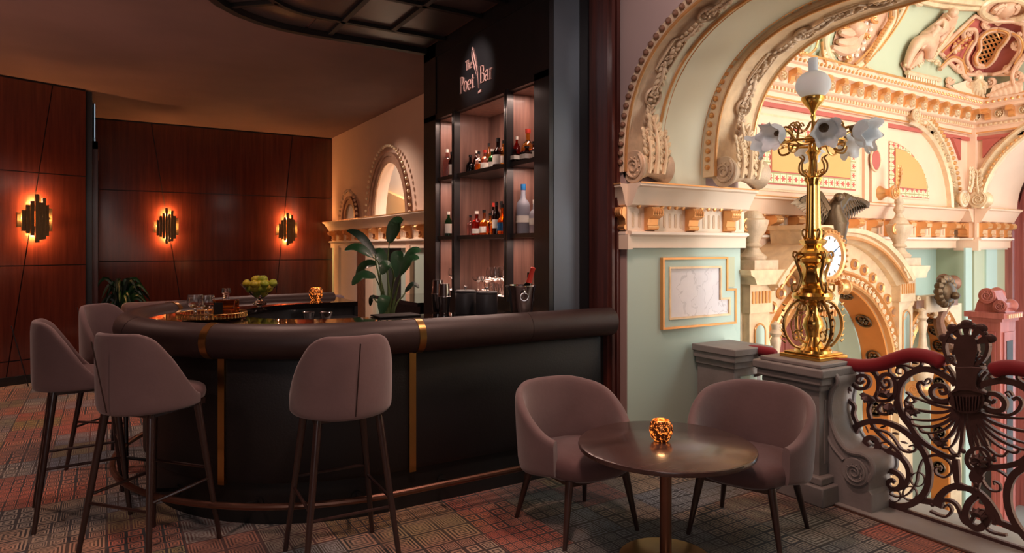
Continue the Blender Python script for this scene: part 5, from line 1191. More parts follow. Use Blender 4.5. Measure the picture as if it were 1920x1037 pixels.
# ================================================================ stone newels at the railing
nw = T('stone_newel', 'big grey stone newel with scrolled bracket carrying the brass candelabra', 'pedestal', (4.0, 2.72, 0))
nx0, nx1, ny0, ny1 = 3.80, 4.20, 2.52, 2.93
def nbx(z0, z1, g_): return MB().box(nx0-g_, ny0-g_, z0, nx1+g_, ny1+g_, z1)
P('base', nbx(0, .12, .06), 'stone', nw, bevel=.008); P('base_moulding', nbx(.12, .17, .03), 'stone', nw, bevel=.01)
P('shaft', nbx(.17, .70, -.01), 'stone', nw); P('neck_moulding', nbx(.70, .74, .012), 'stone', nw, bevel=.01)
P('cap', nbx(.74, .79, .035), 'stone', nw, bevel=.01); P('cap_slab', nbx(.79, .845, .055), 'stone', nw, bevel=.01); P('top_step', nbx(.845, .87, .02), 'stone', nw, bevel=.006)
XS = 3.90
def sp(pts): return [(onX(a, b, XS).y, onX(a, b, XS).z) for a, b in smooth(pts, 4)]
out = sp([(1545, 700), (1566, 702), (1572, 716), (1562, 732), (1557, 760), (1560, 790), (1572, 822), (1592, 846), (1618, 852), (1634, 864), (1638, 884), (1628, 902)])
yl = ny0+.01
body = [(yl, out[0][1])]+out+[(out[-1][0], .14), (out[-1][0]-.02, .12), (out[-1][0]-.02, .0), (yl, 0)]
P('scroll_bracket', MB().prism(body, 'x', XS, 4.14), 'stone', nw, 'carved scroll bracket flowing down to the sill', tri=True)
for dx in (XS-.012, 4.14): P('bracket_moulding', MB().tube([(dx+.006, y, z) for y, z in out], .016, 8), 'stone', nw)
ins = sp([(1535, 722), (1546, 726), (1543, 760), (1546, 796), (1560, 834), (1582, 862)])
P('bracket_moulding', MB().tube([(XS-.004, y, z) for y, z in ins], .010, 8), 'stone', nw)
for (a, b), r_ in (((1606, 884), .085), ((1552, 716), .045)):
    q_ = onX(a, b, XS); v = MB(); volute(v, r_, .25); v.xf(Matrix.Translation((XS-.015, q_.y, q_.z))); P('bracket_volute', v, 'stone', nw)
for k in range(2): P('shaft_panel', MB().box(nx0+.004, ny0+.06+k*.0, .24+k*.0, nx0+.012, ny1-.06, .64).xf(Matrix.Translation((-.006*k-.003, 0, 0))) if k == 0 else MB().box(nx0+.06, ny0+.002, .24, nx1-.06, ny0+.012, .64), 'stone', nw)
n2 = T('small_newel', 'smaller grey stone newel where the railing meets the green pillar', 'pedestal', (4.0, 3.42, 0))
def nb2(z0, z1, g_): return MB().box(3.88-g_, 3.25-g_, z0, 4.18+g_, 3.60+min(g_, .0), z1)
for nm, z0, z1, g_ in (('base', 0, .12, .04), ('shaft', .12, .72, 0), ('cap', .72, .77, .02), ('cap', .77, .82, .045), ('cap_slab', .82, .87, .06)): P(nm, nb2(z0, z1, g_), 'stone', n2, bevel=.006)
P('shaft_panel', MB().box(3.94, 3.24, .2, 4.12, 3.25, .66), 'pale_green', n2)
# ================================================================ wrought railing on the plane X = 4.1
XR = 4.10
def R3(a, b, X=XR): return onX(a, b, X)
Y0R = R3(1813, 700).y
rl = T('balcony_railing', 'ornate dark wrought iron balcony railing with shell fan, scrolls and red velvet rest', 'railing', (XR, Y0R, 0))
JIT = [0]
def strip(pts, w, mirror=False, name='scroll', k=4, d=.022, taper=True, X=XR, mat_='iron', closed=False):
    JIT[0] += 1; d += .0011*(JIT[0] % 9); X += .0007*(JIT[0] % 5)
    q = [onX(a, b, X) for a, b in smooth(pts, k)]; n = len(q); sc = [1-(.35*max(0, (i/(n-1)-.6)/.4) if taper else 0) for i in range(n)]
    mb = MB().sweep(q, rect(w, d), (1, 0, 0), sc=sc, closed=closed)
    P(name, mb, mat_, rl)
    if mirror:
        q2 = [(p.x, 2*Y0R-p.y, p.z) for p in q]
        if q2[-1][1] > -.4: P(name, MB().sweep(q2, rect(w, d), (1, 0, 0), sc=sc, closed=closed), mat_, rl)
TH, MD, TN = .034, .024, .012
big = [
 ([(1793, 723), (1787, 714), (1768, 702), (1750, 694), (1726, 693), (1702, 704), (1687, 724), (1684, 752), (1692, 778), (1707, 799), (1722, 820), (1742, 837), (1766, 851), (1791, 861)], TH, 1),
 ([(1792, 861), (1794, 885), (1796, 911)], TH, 1), ([(1755, 946), (1763, 930), (1779, 916), (1797, 911), (1814, 916), (1832, 926)], TH, 1),
 ([(1723, 937), (1742, 940), (1762, 944)], TH, 1),
 ([(1601, 803), (1622, 792), (1650, 790), (1676, 797), (1699, 810), (1718, 828), (1735, 852), (1743, 882), (1740, 912), (1728, 932), (1707, 946), (1686, 949), (1665, 943), (1649, 929), (1642, 911), (1646, 893), (1658, 884), (1673, 883), (1688, 892), (1692, 905), (1684, 916), (1672, 916), (1665, 907), (1671, 900), (1678, 905)], TH, 1),
 ([(1608, 799), (1602, 816), (1608, 837), (1622, 850), (1637, 850), (1647, 839), (1644, 825), (1631, 820), (1622, 828), (1631, 836)], TH, 0),
 ([(1646, 850), (1669, 847), (1690, 858), (1703, 876), (1705, 895), (1697, 910), (1685, 918)], MD*1.2, 0),
 ([(1648, 850), (1639, 861), (1644, 873), (1654, 879), (1664, 871), (1661, 863), (1653, 866)], MD*.8, 0),
 ([(1648, 748), (1634, 754), (1629, 768), (1632, 784), (1638, 800), (1652, 816), (1673, 835), (1688, 850), (1700, 870)], MD*.9, 0),
 ([(1673, 837), (1665, 843), (1655, 839), (1653, 831), (1661, 829)], TN, 0),
 ([(1633, 803), (1661, 810), (1676, 822), (1690, 842), (1707, 848), (1718, 842), (1714, 835), (1705, 837)], TN, 0),
 ([(1800, 856), (1760, 852), (1741, 855), (1729, 865), (1722, 886), (1718, 907), (1703, 926), (1686, 932), (1669, 926), (1659, 912), (1665, 901)], TN*.7, 0),
 ([(1588, 745), (1571, 729), (1564, 710), (1567, 696), (1578, 690), (1590, 694), (1594, 705), (1587, 711), (1579, 708), (1578, 701), (1584, 699)], MD, 0),
 ([(1598, 708), (1600, 698), (1612, 692), (1633, 694), (1646, 708), (1648, 728), (1640, 746), (1628, 758)], MD, 0),
 ([(1598, 708), (1601, 721), (1612, 729), (1626, 726), (1631, 714), (1623, 705), (1611, 705), (1607, 714), (1614, 719), (1621, 714)], MD*.9, 0),
 ([(1649, 712), (1659, 702), (1674, 705), (1681, 721), (1679, 739), (1668, 750), (1652, 752), (1638, 746)], MD, 0),
 ([(1652, 716), (1659, 727), (1669, 724), (1668, 714), (1660, 713), (1661, 719)], MD*.7, 0),
 ([(1680, 752), (1677, 768), (1667, 776), (1653, 775), (1647, 766), (1654, 758), (1662, 763), (1657, 768)], MD*.7, 0),
 ([(1607, 795), (1600, 776), (1602, 762), (1592, 751), (1580, 738), (1572, 728)], MD, 0),
 ([(1601, 803), (1580, 806), (1567, 796), (1564, 781), (1570, 772), (1579, 774), (1579, 784), (1572, 785)], MD*.6, 0),
 ([(1583, 743), (1586, 758), (1581, 772)], MD*.6, 0),
 ([(1671, 682), (1668, 696), (1677, 707), (1691, 708), (1700, 699), (1695, 690), (1684, 690), (1682, 699), (1690, 701)], TN, 1),
 ([(1682, 688), (1697, 685), (1715, 690), (1728, 684), (1726, 674), (1715, 673), (1713, 680), (1721, 681)], TN, 1),
 ([(1742, 677), (1755, 693), (1764, 698), (1773, 693), (1768, 687), (1761, 689)], TN, 1), ([(1776, 686), (1786, 700), (1794, 718)], TN*1.3, 1),
 ([(1789, 748), (1768, 752), (1751, 745), (1747, 731), (1757, 722), (1772, 724), (1777, 735), (1767, 738), (1763, 731)], MD, 1),
 ([(1735, 722), (1728, 716), (1722, 722), (1728, 738), (1745, 752), (1780, 758)], MD*.7, 1),
 ([(1735, 716), (1740, 710), (1746, 714), (1740, 720)], TN*.7, 1),
 ([(1700, 735), (1708, 742), (1716, 752), (1706, 756), (1700, 750)], TN, 1),
 ([(1740, 857), (1760, 854), (1780, 866), (1785, 884), (1772, 895), (1756, 888), (1755, 877), (1765, 876), (1764, 882)], TN*.8, 1),
 ([(1764, 952), (1766, 940), (1779, 938), (1795, 948), (1806, 976), (1816, 984)], MD*.8, 1),
 ([(1745, 958), (1762, 966), (1776, 968), (1785, 956), (1778, 946), (1770, 952)], TN, 1),
]
for pts, w, mr in big: strip(pts, w, bool(mr))
def ringp(cx, cy, rx, ry=None): ry = ry or rx; return [(cx+rx*cos(a), cy+ry*sin(a)) for a in [2*pi*i/20 for i in range(21)]]
for cx, cy, rx, w in ((1721, 899, 13, TN*.5), (1706, 925, 13, TN*.5), (1678, 930, 11, TN*.5)): strip(ringp(cx, cy, rx), w, False, 'thin_ring', 1, .008, False)
strip(ringp(1835, 861, 21, 21), MD, False, 'ring', 1); strip(ringp(1832, 893, 9, 10), MD, False, 'ring', 1)
strip([(1834, 928), (1818, 942), (1811, 966), (1821, 984), (1838, 990), (1852, 976), (1855, 952), (1844, 932), (1834, 928)], TH, False, 'foot_ring', 4, taper=False)
for cy in (908, 918): P('ball', MB().ell(R3(1832, cy), .016, 10, 8), 'iron', rl)
for a, b in ((1806, 846), (1864, 862), (1748, 946), (1606, 690)): P('ball', MB().ell(R3(a, b), .014, 10, 8), 'iron', rl)
# shell fan: ribs spread from the collar to the outer edge
ends = [(1706, 742), (1700, 764), (1708, 786), (1724, 800), (1742, 812), (1762, 828), (1780, 840), (1798, 852)]
for i, (ex_, ey_) in enumerate(ends):
    k = i/7; sx = 1790+18*k; m = (ex_+(sx-ex_)*(.50+.25*k), ey_*(.55)+770*.45+4)
    cx2, cy2 = sx-(sx-ex_)*.22, 766+(ey_-766)*.75+16*(1-k)+4
    strip([((1-u)**2*sx+2*u*(1-u)*cx2+u*u*ex_, (1-u)**2*764+2*u*(1-u)*cy2+u*u*ey_) for u in [j/6 for j in range(7)]], .013+.004*(i % 2), True, 'shell_rib', 3)
for a, b in zip(ends[:-1], ends[1:]):
    mx_, my_ = (a[0]+b[0])/2, (a[1]+b[1])/2; dx_, dy_ = mx_-1800, my_-750; l_ = hypot(dx_, dy_)
    strip([a, (mx_+dx_/l_*5, my_+dy_/l_*5), b], .011, True, 'shell_edge', 4, taper=False)
for i in range(5): x_ = 1812+i*5; strip([(x_, 768), (x_+2+i, 800), (x_+8+i*3.5, 836)], .010, False, 'shell_rib')
def leafs(c, r, n, a0, a1, X=XR-.015):
    m_ = MB(); c3 = onX(c[0], c[1], X); s_ = (onX(c[0], c[1]-10, X)-c3).length/10
    for i in range(n):
        a = a0+(a1-a0)*i/max(1, n-1); d_ = Vector((0, -cos(a), sin(a)))*r*s_
        m_.tube([c3, c3+d_*.5+Vector((-.012, 0, 0)), c3+d_], [.008, .013+r*.0004, .002], 6)
    return m_
for c, r, n, a0, a1 in (((1835, 866), 16, 7, -.4, pi+.4), ((1736, 745), 0, 1, 0, 0), ((1628, 742), 17, 6, 3.2, 5.8), ((1660, 745), 18, 5, .6, 2.6), ((1712, 768), 14, 6, 2, 6), ((1763, 826), 14, 7, 2.4, 6.5), ((1586, 722), 16, 4, 4.2, 5.6), ((1668, 756), 22, 4, 4.2, 5.4), ((1835, 968), 16, 5, .3, pi-.3)):
    if r: P('iron_leaf', leafs(c, r, n, a0, a1), 'iron', rl)
for a, b, an in ((1650, 802, .5), (1672, 812, .1), (1688, 828, 0), (1700, 842, -.2), (1628, 812, 2)):
    c3 = R3(a, b); m_ = MB(); m_.blade([c3+Vector((0, -cos(an), sin(an)))*.012*j for j in range(5)], .014, (1, 0, 0), .003); P('iron_leaf', m_, 'iron', rl)
# collar and medallion
cl_ = [(1795, 687), (1845, 688), (1838, 702), (1836, 724), (1849, 738), (1850, 758), (1836, 772), (1812, 774), (1794, 766), (1784, 752), (1783, 737), (1795, 727), (1798, 706)]
q_ = [(R3(a, b).y, R3(a, b).z) for a, b in smooth(cl_+[cl_[0]], 3)[:-1]]
P('collar', MB().prism(q_, 'x', XR-.035, XR+.03), 'iron', rl, 'flaring collar plate', bevel=.004, tri=True)
for i in range(9): strip([(1789+i*6.2, 742+2*sin(pi*i/8)), (1793+i*5.2, 768+3*sin(pi*i/8))], .006, False, 'collar_rib', 2, .02, X=XR-.04)
strip([(1784, 736), (1800, 730), (1820, 730), (1850, 738)], .010, False, 'collar_band', 3, .02, False, X=XR-.04)
MC, MRx = (1813, 650), 43
strip([(MC[0]+41*cos(a), MC[1]+38*sin(a)) for a in [2*pi*i/28 for i in range(29)]], .018, False, 'medallion_rim', 1, .03, False)
pl_ = [(MC[0]+dx, MC[1]+dy) for dx, dy in ((-13, 38), (-18, 20), (-22, 2), (-17, -16), (-8, -22), (8, -22), (18, -16), (23, 2), (19, 20), (13, 38))]
q_ = [(R3(a, b).y, R3(a, b).z) for a, b in smooth(pl_+[pl_[0]], 3)[:-1]]; P('medallion_plate', MB().prism(q_, 'x', XR-.02, XR+.015), 'iron', rl, tri=True)
for a in (-2.75, -2.18, -1.57, -.96, -.38):          # broad petals between the slots
    P('medallion_petal', MB().prism([(R3(MC[0]+r_*cos(b), MC[1]+r_*sin(b)).y, R3(MC[0]+r_*cos(b), MC[1]+r_*sin(b)).z) for r_, b in ((19, a-.16), (40, a-.2), (40, a+.2), (19, a+.16))], 'x', XR-.012, XR+.01), 'iron', rl)
    p_ = R3(MC[0]+46*cos(a), MC[1]+42*sin(a)); P('rim_lobe', MB().ell(p_, (.012, .034, .026), 12, 8), 'iron', rl)
for a in (-2.45, -1.87, -1.27, -.68): P('ball', MB().ell(R3(MC[0]+44*cos(a), MC[1]+41*sin(a)), .014, 10, 8), 'red_wood' if 0 else 'iron', rl)
for s_ in (-1, 1):
    strip([(MC[0]+s_*(28+p_[0]), MC[1]+24+p_[1]) for p_ in spiral((0, 0), 11, 2, 1, s_*1.4, 14)], .010, False, 'scroll', 1); strip([(MC[0]+s_*(20+p_[0]), MC[1]+10+p_[1]) for p_ in spiral((0, 0), 6, 2, 1, s_*1.3, 12)], .008, False, 'scroll', 1)
# red velvet rests
def velvet(pts, r=.042, name='velvet_rest', par=None):
    q = [onX(a, b, XR) for a, b in smooth(pts, 5)]; n = len(q)
    rs = [r*min(1, .55+.45*min(i, n-1-i)/1.5) for i in range(n)]
    return P(name, MB().tube(q, rs, 16), 'red_velvet', par or rl, 'red velvet padded hand rest')
vp = [(1566, 683), (1590, 684), (1620, 686), (1650, 683), (1680, 673), (1705, 666), (1730, 667), (1752, 673), (1770, 684)]
velvet(vp)
q = [onX(a, b, XR) for a, b in smooth(vp, 5)]; q = [Vector((p.x, 2*Y0R-p.y, p.z)) for p in q if 2*Y0R-p.y > .55]
P('velvet_rest', MB().tube(q[::-1], [.042*min(1, .6+.4*min(i, len(q)-1-i)/1.5) for i in range(len(q))], 16), 'red_velvet', rl, 'red velvet padded hand rest')
P('bottom_rail', MB().box(XR-.012, .62, .012, XR+.012, 2.36, .03), 'iron', rl)
r2 = T('short_railing', 'short wrought iron railing with red velvet rest between the two stone newels', 'railing', (XR, 3.1, 0))
velvet([(1402, 655), (1425, 657), (1455, 662)], .036, par=r2)
sv = rl; rl = r2
for pts, w in (([(1400, 672), (1414, 664), (1430, 668), (1436, 684), (1428, 700), (1410, 704), (1398, 694), (1402, 680), (1416, 678), (1420, 690)], .02), ([(1436, 690), (1446, 676), (1458, 680), (1460, 694), (1450, 700)], .016), ([(1398, 700), (1412, 720), (1432, 730), (1456, 716), (1462, 740)], .02), ([(1400, 760), (1420, 744), (1440, 748), (1448, 770), (1430, 790)], .02), ([(1410, 706), (1404, 740), (1416, 780), (1440, 800)], .02), ([(1440, 672), (1446, 700), (1452, 730)], .016)): strip(pts, w, False, 'scroll')
P('bottom_rail', MB().box(XR-.012, 2.99, .012, XR+.012, 3.2, .04), 'iron', r2)
rl = sv
# ================================================================ brass candelabra
LX, LY = 4.03, 2.72
lp = T('brass_candelabra', 'tall ornate polished brass candelabra with frosted globe and tulip glass shades', 'lamp', (LX, LY, .87))
def Lz(y): return 1.6+(465-y)/280.
def L(pr, n=28, mod=None): return MB().lathe([(r_/280., Lz(y)) for r_, y in pr], n, (LX, LY, 0), mod=mod)
P('plinth', MB().box(LX-.15, LY-.15, .87, LX+.15, LY+.15, .895).box(LX-.13, LY-.13, .895, LX+.13, LY+.13, .91), 'bright_brass', lp, bevel=.004)
P('foot', L([(0, 659), (34, 659), (32, 654), (20, 648), (14, 636), (12, 630), (0, 630)], 4*7), 'bright_brass', lp)
P('baluster', L([(0, 632), (12, 632), (14, 622), (19, 610), (17, 598), (11, 590), (10, 580), (12, 572), (20, 566), (0, 566)]), 'bright_brass', lp)
P('wide_collar', L([(0, 566), (22, 566), (36, 560), (38, 554), (34, 548), (24, 545), (26, 540), (18, 534), (0, 534)]), 'bright_brass', lp)
P('drum', L([(0, 536), (18, 536), (22, 528), (19, 516), (18, 504), (22, 496), (32, 490), (33, 485), (26, 480), (28, 474), (22, 468), (16, 462), (22, 456), (24, 451), (16, 447), (0, 447)], 32, lambda a, z: 1+.05*cos(8*a)), 'bright_brass', lp, 'fluted ornamented drum')
P('column', L([(0, 447), (15, 447), (14, 440), (12.5, 420), (11, 350), (12, 342), (15, 338), (15, 334), (12, 331), (0, 331)], 40, lambda a, z: 1+.07*cos(10*a)), 'bright_brass', lp, 'fluted brass column')
P('neck', L([(0, 332), (10, 332), (9, 322), (7, 305), (9, 292), (14, 286), (9, 280), (8, 270), (14, 266), (16, 258), (9, 252), (0, 250)]), 'bright_brass', lp)
P('stem', L([(0, 256), (5, 256), (3.5, 244), (3, 225), (5, 219), (3.5, 214), (8, 204), (16, 196), (21, 188), (21, 183), (18, 181), (0, 181)]), 'bright_brass', lp)
P('globe', MB().ell((LX, LY, Lz(160)), (31/280, 31/280, 27/280), 32, 20), 'white_glass', lp, 'round frosted glass globe', ang=80)
P('chimney', L([(8.5, 136), (8.5, 110), (7.5, 110), (7.5, 136), (8.5, 136)]), 'white_glass', lp, 'glass chimney on the globe')
camd = Vector((SA, CA, 0)); camr = Vector((CA, -SA, 0))
def radial(az): return (camr*cos(az)+camd*sin(az)).normalized()     # azimuth seen from the photo: 0 = right
for i in range(6):          # cage of scrolls
    d = radial(i*pi/3+.3); m_ = MB()
    m_.tube([Vector((LX, LY, 0))+d*(r_/280)+Vector((0, 0, Lz(y))) for r_, y in smooth([(11, 332), (24, 322), (25, 308), (20, 298), (26, 292)], 4)], [.008-.0002*j for j in range(17)], 6)
    m_.tube([Vector((LX, LY, 0))+d*((17+p_[0])/280)+Vector((0, 0, Lz(322+p_[1]))) for p_ in spiral((0, 0), 6, 1.5, 0, 1.3, 12)], .005, 5); P('cage_scroll', m_, 'brass', lp)
for i in range(4):          # S handles on the drum, big C scrolls below
    d = radial(i*pi/2+.12); O = Vector((LX, LY, 0))
    def q2(pts, k=4): return [O+d*(r_/280)+Vector((0, 0, Lz(y))) for r_, y in smooth(pts, k)]
    m_ = MB(); m_.tube(q2([(16, 478), (26, 474), (34, 484), (30, 500), (24, 520), (30, 540), (40, 546), (42, 534), (34, 532)]), [.013-.00018*j for j in range(33)], 8)
    m_.tube(q2([(34, 484), (40, 480), (38, 472), (32, 474)]), .007, 6); P('drum_scroll', m_, 'brass', lp)
    m_ = MB(); m_.tube(q2([(8, 650), (20, 652), (40, 646), (56, 622), (56, 596), (42, 572), (26, 564), (18, 572), (22, 582), (30, 578), (28, 571)], 5), [.007+.005*sin(pi*j/50) for j in range(51)], 8)
    m_.tube(q2([(14, 646), (24, 636), (36, 636), (40, 626), (32, 618), (24, 622), (26, 629)], 4), .006, 6); m_.tube(q2([(40, 626), (44, 606), (36, 592), (26, 590)], 4), .005, 6)
    for j in range(7): a = -.9+j*.28; c_ = q2([(52+6*cos(a), 604-46*sin(a)), (53+6*cos(a), 604-46*sin(a))], 1)[0]; m_.tube([c_, c_+d*.022+Vector((0, 0, .014))], [.010, .002], 6)
    P('c_scroll', m_, 'brass', lp, 'large brass C scroll with leaf crest')
    m_ = MB(); m_.tube(q2([(10, 448), (18, 446), (22, 436), (18, 430), (14, 434)]), .007, 6); P('small_scroll', m_, 'brass', lp)
P('arm_ring', MB().tube([Vector((LX, LY, Lz(268)))+radial(a)*.20 for a in [2*pi*i/36 for i in range(37)]], .009, 8), 'bright_brass', lp)
def tulip(c, d):          # ruffled glass shade opening along d
    z_ = d.normalized(); x_ = z_.cross(Vector((0, 0, 1))).normalized(); y_ = z_.cross(x_); m4 = frame_m(c, x_, y_, z_)
    prof = [(.022, 0), (.03, .01), (.058, .03), (.072, .06), (.068, .085), (.074, .105), (.094, .125)]
    vs = []; n = 36; pr = prof+[(r_-.003, z2) for r_, z2 in prof[::-1]]
    for r_, z2 in pr:
        for j in range(n):
            a = 2*pi*j/n; k = (z2/.125)**3; rr = r_*(1+.13*k*cos(6*a)); vs.append((rr*cos(a), rr*sin(a), z2+.018*k*cos(6*a+1)))
    m = len(pr); mb = MB().add(vs, [(i*n+j, i*n+(j+1) % n, (i+1)*n+(j+1) % n, (i+1)*n+j) for i in range(m-1) for j in range(n)]); mb.xf(m4); return mb
azs = [(-1.78, -.12), (-2.75, .0), (-.95, .0), (-.08, .05), (2.65, -.25), (1.2, -.3), (.42, -.25)]
for az, tz in azs:
    d = radial(az); O = Vector((LX, LY, 0)); R_ = .26
    def q3(pts, k=4): return [O+d*r_+Vector((0, 0, z_)) for r_, z_ in smooth(pts, k)]
    zb_ = Lz(262); m_ = MB()
    m_.tube(q3([(.03, zb_-.02), (.10, zb_-.03), (.16, zb_-.01), (.20, zb_+.03), (.24, zb_+.05), (.27, zb_+.03)]), .010, 8)
    m_.tube(q3([(.12, zb_-.02), (.15, zb_-.08), (.20, zb_-.09), (.215, zb_-.05), (.18, zb_-.04)]), [.009-.0002*j for j in range(17)], 6)
    m_.tube(q3([(.14, zb_), (.13, zb_+.07), (.17, zb_+.10), (.205, zb_+.075), (.18, zb_+.05)]), [.009-.0002*j for j in range(17)], 6)
    m_.tube(q3([(.02, zb_+.12), (.05, zb_+.07), (.09, zb_+.05), (.12, zb_+.08), (.10, zb_+.105), (.08, zb_+.085)]), .005, 6)
    m_.tube(q3([(.10, zb_+.08), (.14, zb_+.11), (.17, zb_+.08)]), .005, 6)
    ar = P('arm', m_, 'brass', lp, 'scrolled brass arm')
    dd_ = (d+Vector((0, 0, -.35+tz))).normalized(); c_ = O+d*.27+Vector((0, 0, zb_+.035))
    P('shade_holder', MB().tube([c_-dd_*.02, c_+dd_*.012], [.018, .032], 12), 'bronze', ar); P('glass_shade', tulip(c_, dd_), 'white_glass', ar, 'white frosted tulip glass shade', ang=80)
    P('bulb', MB().ell(c_+dd_*.05, (.018, .018, .018), 10, 8), 'bronze', ar)
# ================================================================ things on the bar and shelves
def atX(px, X): return onX(px, 465, X).y
ZT = 1.131
def bottle(px, X, z, h, r, mat_, cap, label, shape='round', band=None, lab='white_label', grp=None, xy=None):
    h = h*.79 if px > 870 else h*.92
    hi = 5.88 if px < 857 else (5.48 if px < 955 else 4.54)
    while atX(px, X) > hi-r-.018: X -= .005
    X = max(X, 2.75+r*.9); y = atX(px, X) if xy is None else xy[1]; X = X if xy is None else xy[0]
    t = T('bottle', label, 'bottle', (X, y, z), grp)
    if shape == 'slim': pr = [(0, 0), (r, 0), (r, .02), (r, h*.58), (r*.8, h*.66), (r*.36, h*.76), (r*.34, h*.95), (0, h*.95)]
    elif shape == 'squat': pr = [(0, 0), (r*.9, 0), (r, .02), (r, h*.42), (r*.85, h*.52), (r*.3, h*.66), (r*.28, h*.9), (0, h*.9)]
    elif shape == 'tall': pr = [(0, 0), (r*.92, 0), (r*.95, .02), (r, h*.5), (r, h*.56), (r*.85, h*.64), (r*.42, h*.71), (r*.36, h*.8), (r*.36, h*.95), (0, h*.95)]
    else: pr = [(0, 0), (r, 0), (r, .015), (r, h*.5), (r*.9, h*.58), (r*.4, h*.68), (r*.33, h*.72), (r*.33, h*.92), (0, h*.92)]
    sq = (lambda a, z_: 1/max(abs(cos(a)), abs(sin(a)))**.75*.92) if shape == 'square' else None
    if shape == 'square': pr = [(0, 0), (r, 0), (r, h*.56), (r*.9, h*.62), (r*.34, h*.66), (r*.32, h*.9), (0, h*.9)]
    sq2 = (lambda a, z_: (1/max(abs(cos(a)), abs(sin(a)))**.75*.92) if z_ < z+h*.63 else 1.) if sq else None
    n = 24
    P('glass_body', MB().lathe([(a, b+z) for a, b in pr], n, (X, y, 0), mod=sq2), mat_, t)
    P('cap', MB().lathe([(0, z+h*.88), (r*.4, z+h*.88), (r*.4, z+h), (0, z+h)], 14, (X, y, 0)), cap, t)
    if band: P('paper_label', MB().lathe([(r*1.02, z+h*band[0]), (r*1.03, z+h*band[0]), (r*1.03, z+h*band[1]), (r*1.02, z+h*band[1])], n, (X, y, 0), mod=sq2), lab, t)
    return t
XB = 2.92
U, Lw = 'bottles on the upper cabinet shelf', 'bottles on the middle cabinet shelf'
for a in [
 (838.5, 2.9, SH2, .30, .042, 'glass_pink', 'white_label', 'clear pink spirit bottle at the far left of the upper shelf', 'tall', None),
 (847, 2.86, SH2, .27, .036, 'glass_dark', 'black_cap', 'dark bottle with grey label beside the pink one, upper shelf', 'slim', (.1, .5)),
 (882, 2.9, SH2, .22, .042, 'glass_dark', 'black_cap', 'round squat dark liqueur bottle, first in the upper middle bay', 'squat', None),
 (893, 2.95, SH2, .28, .030, 'glass_brown', 'white_label', 'slim brown bottle with white top behind the squat dark one', 'slim', (.15, .4)),
 (898, 2.88, SH2, .24, .036, 'glass_clear', 'black_cap', 'clear bottle with orange label in the upper middle bay', 'round', (.12, .4), 'glass_amber'),
 (909, 2.9, SH2, .25, .038, 'glass_pink', 'red_foil', 'pink bottle with red top in the upper middle bay', 'round', (.1, .4)),
 (917, 2.97, SH2, .34, .032, 'glass_gold', 'black_cap', 'tall slim golden bottle rising behind the pink one', 'slim', None),
 (923, 2.88, SH2, .23, .036, 'glass_green', 'white_label', 'green bottle with round white label, upper middle bay', 'round', (.12, .36)),
 (934, 2.9, SH2, .34, .048, 'glass_dark', 'black_cap', 'large dark bottle with cream label and broad shoulders, upper shelf', 'round', (.15, .45)),
 (944, 2.93, SH2, .31, .036, 'glass_gold', 'black_cap', 'golden bottle right of the large dark one, upper shelf', 'slim', (.2, .45)),
 (969, 2.95, SH2, .26, .028, 'glass_red', 'white_label', 'small dark red bottle with pale top, upper right bay', 'slim', None),
 (966, 2.84, SH2, .13, .034, 'glass_dark', 'blue_cap', 'very small square bottle with blue label, upper right bay', 'square', (.2, .5)),
 (990, 2.95, SH2, .34, .056, 'glass_gold', 'red_foil', 'fat amber bottle with red top, upper right bay', 'squat', (.12, .35), 'glass_amber'),
 (988, 2.83, SH2, .15, .048, 'glass_dark', 'black_cap', 'low black flask in front of the fat amber bottle', 'square', (.15, .45)),
 (1001, 2.88, SH2, .20, .034, 'glass_brown', 'black_cap', 'brown bottle at the right end of the upper shelf', 'round', (.2, .5)),
 ]: bottle(*a[:8], *a[8:9], band=a[9], lab=(a[10] if len(a) > 10 else 'white_label'), grp=U)
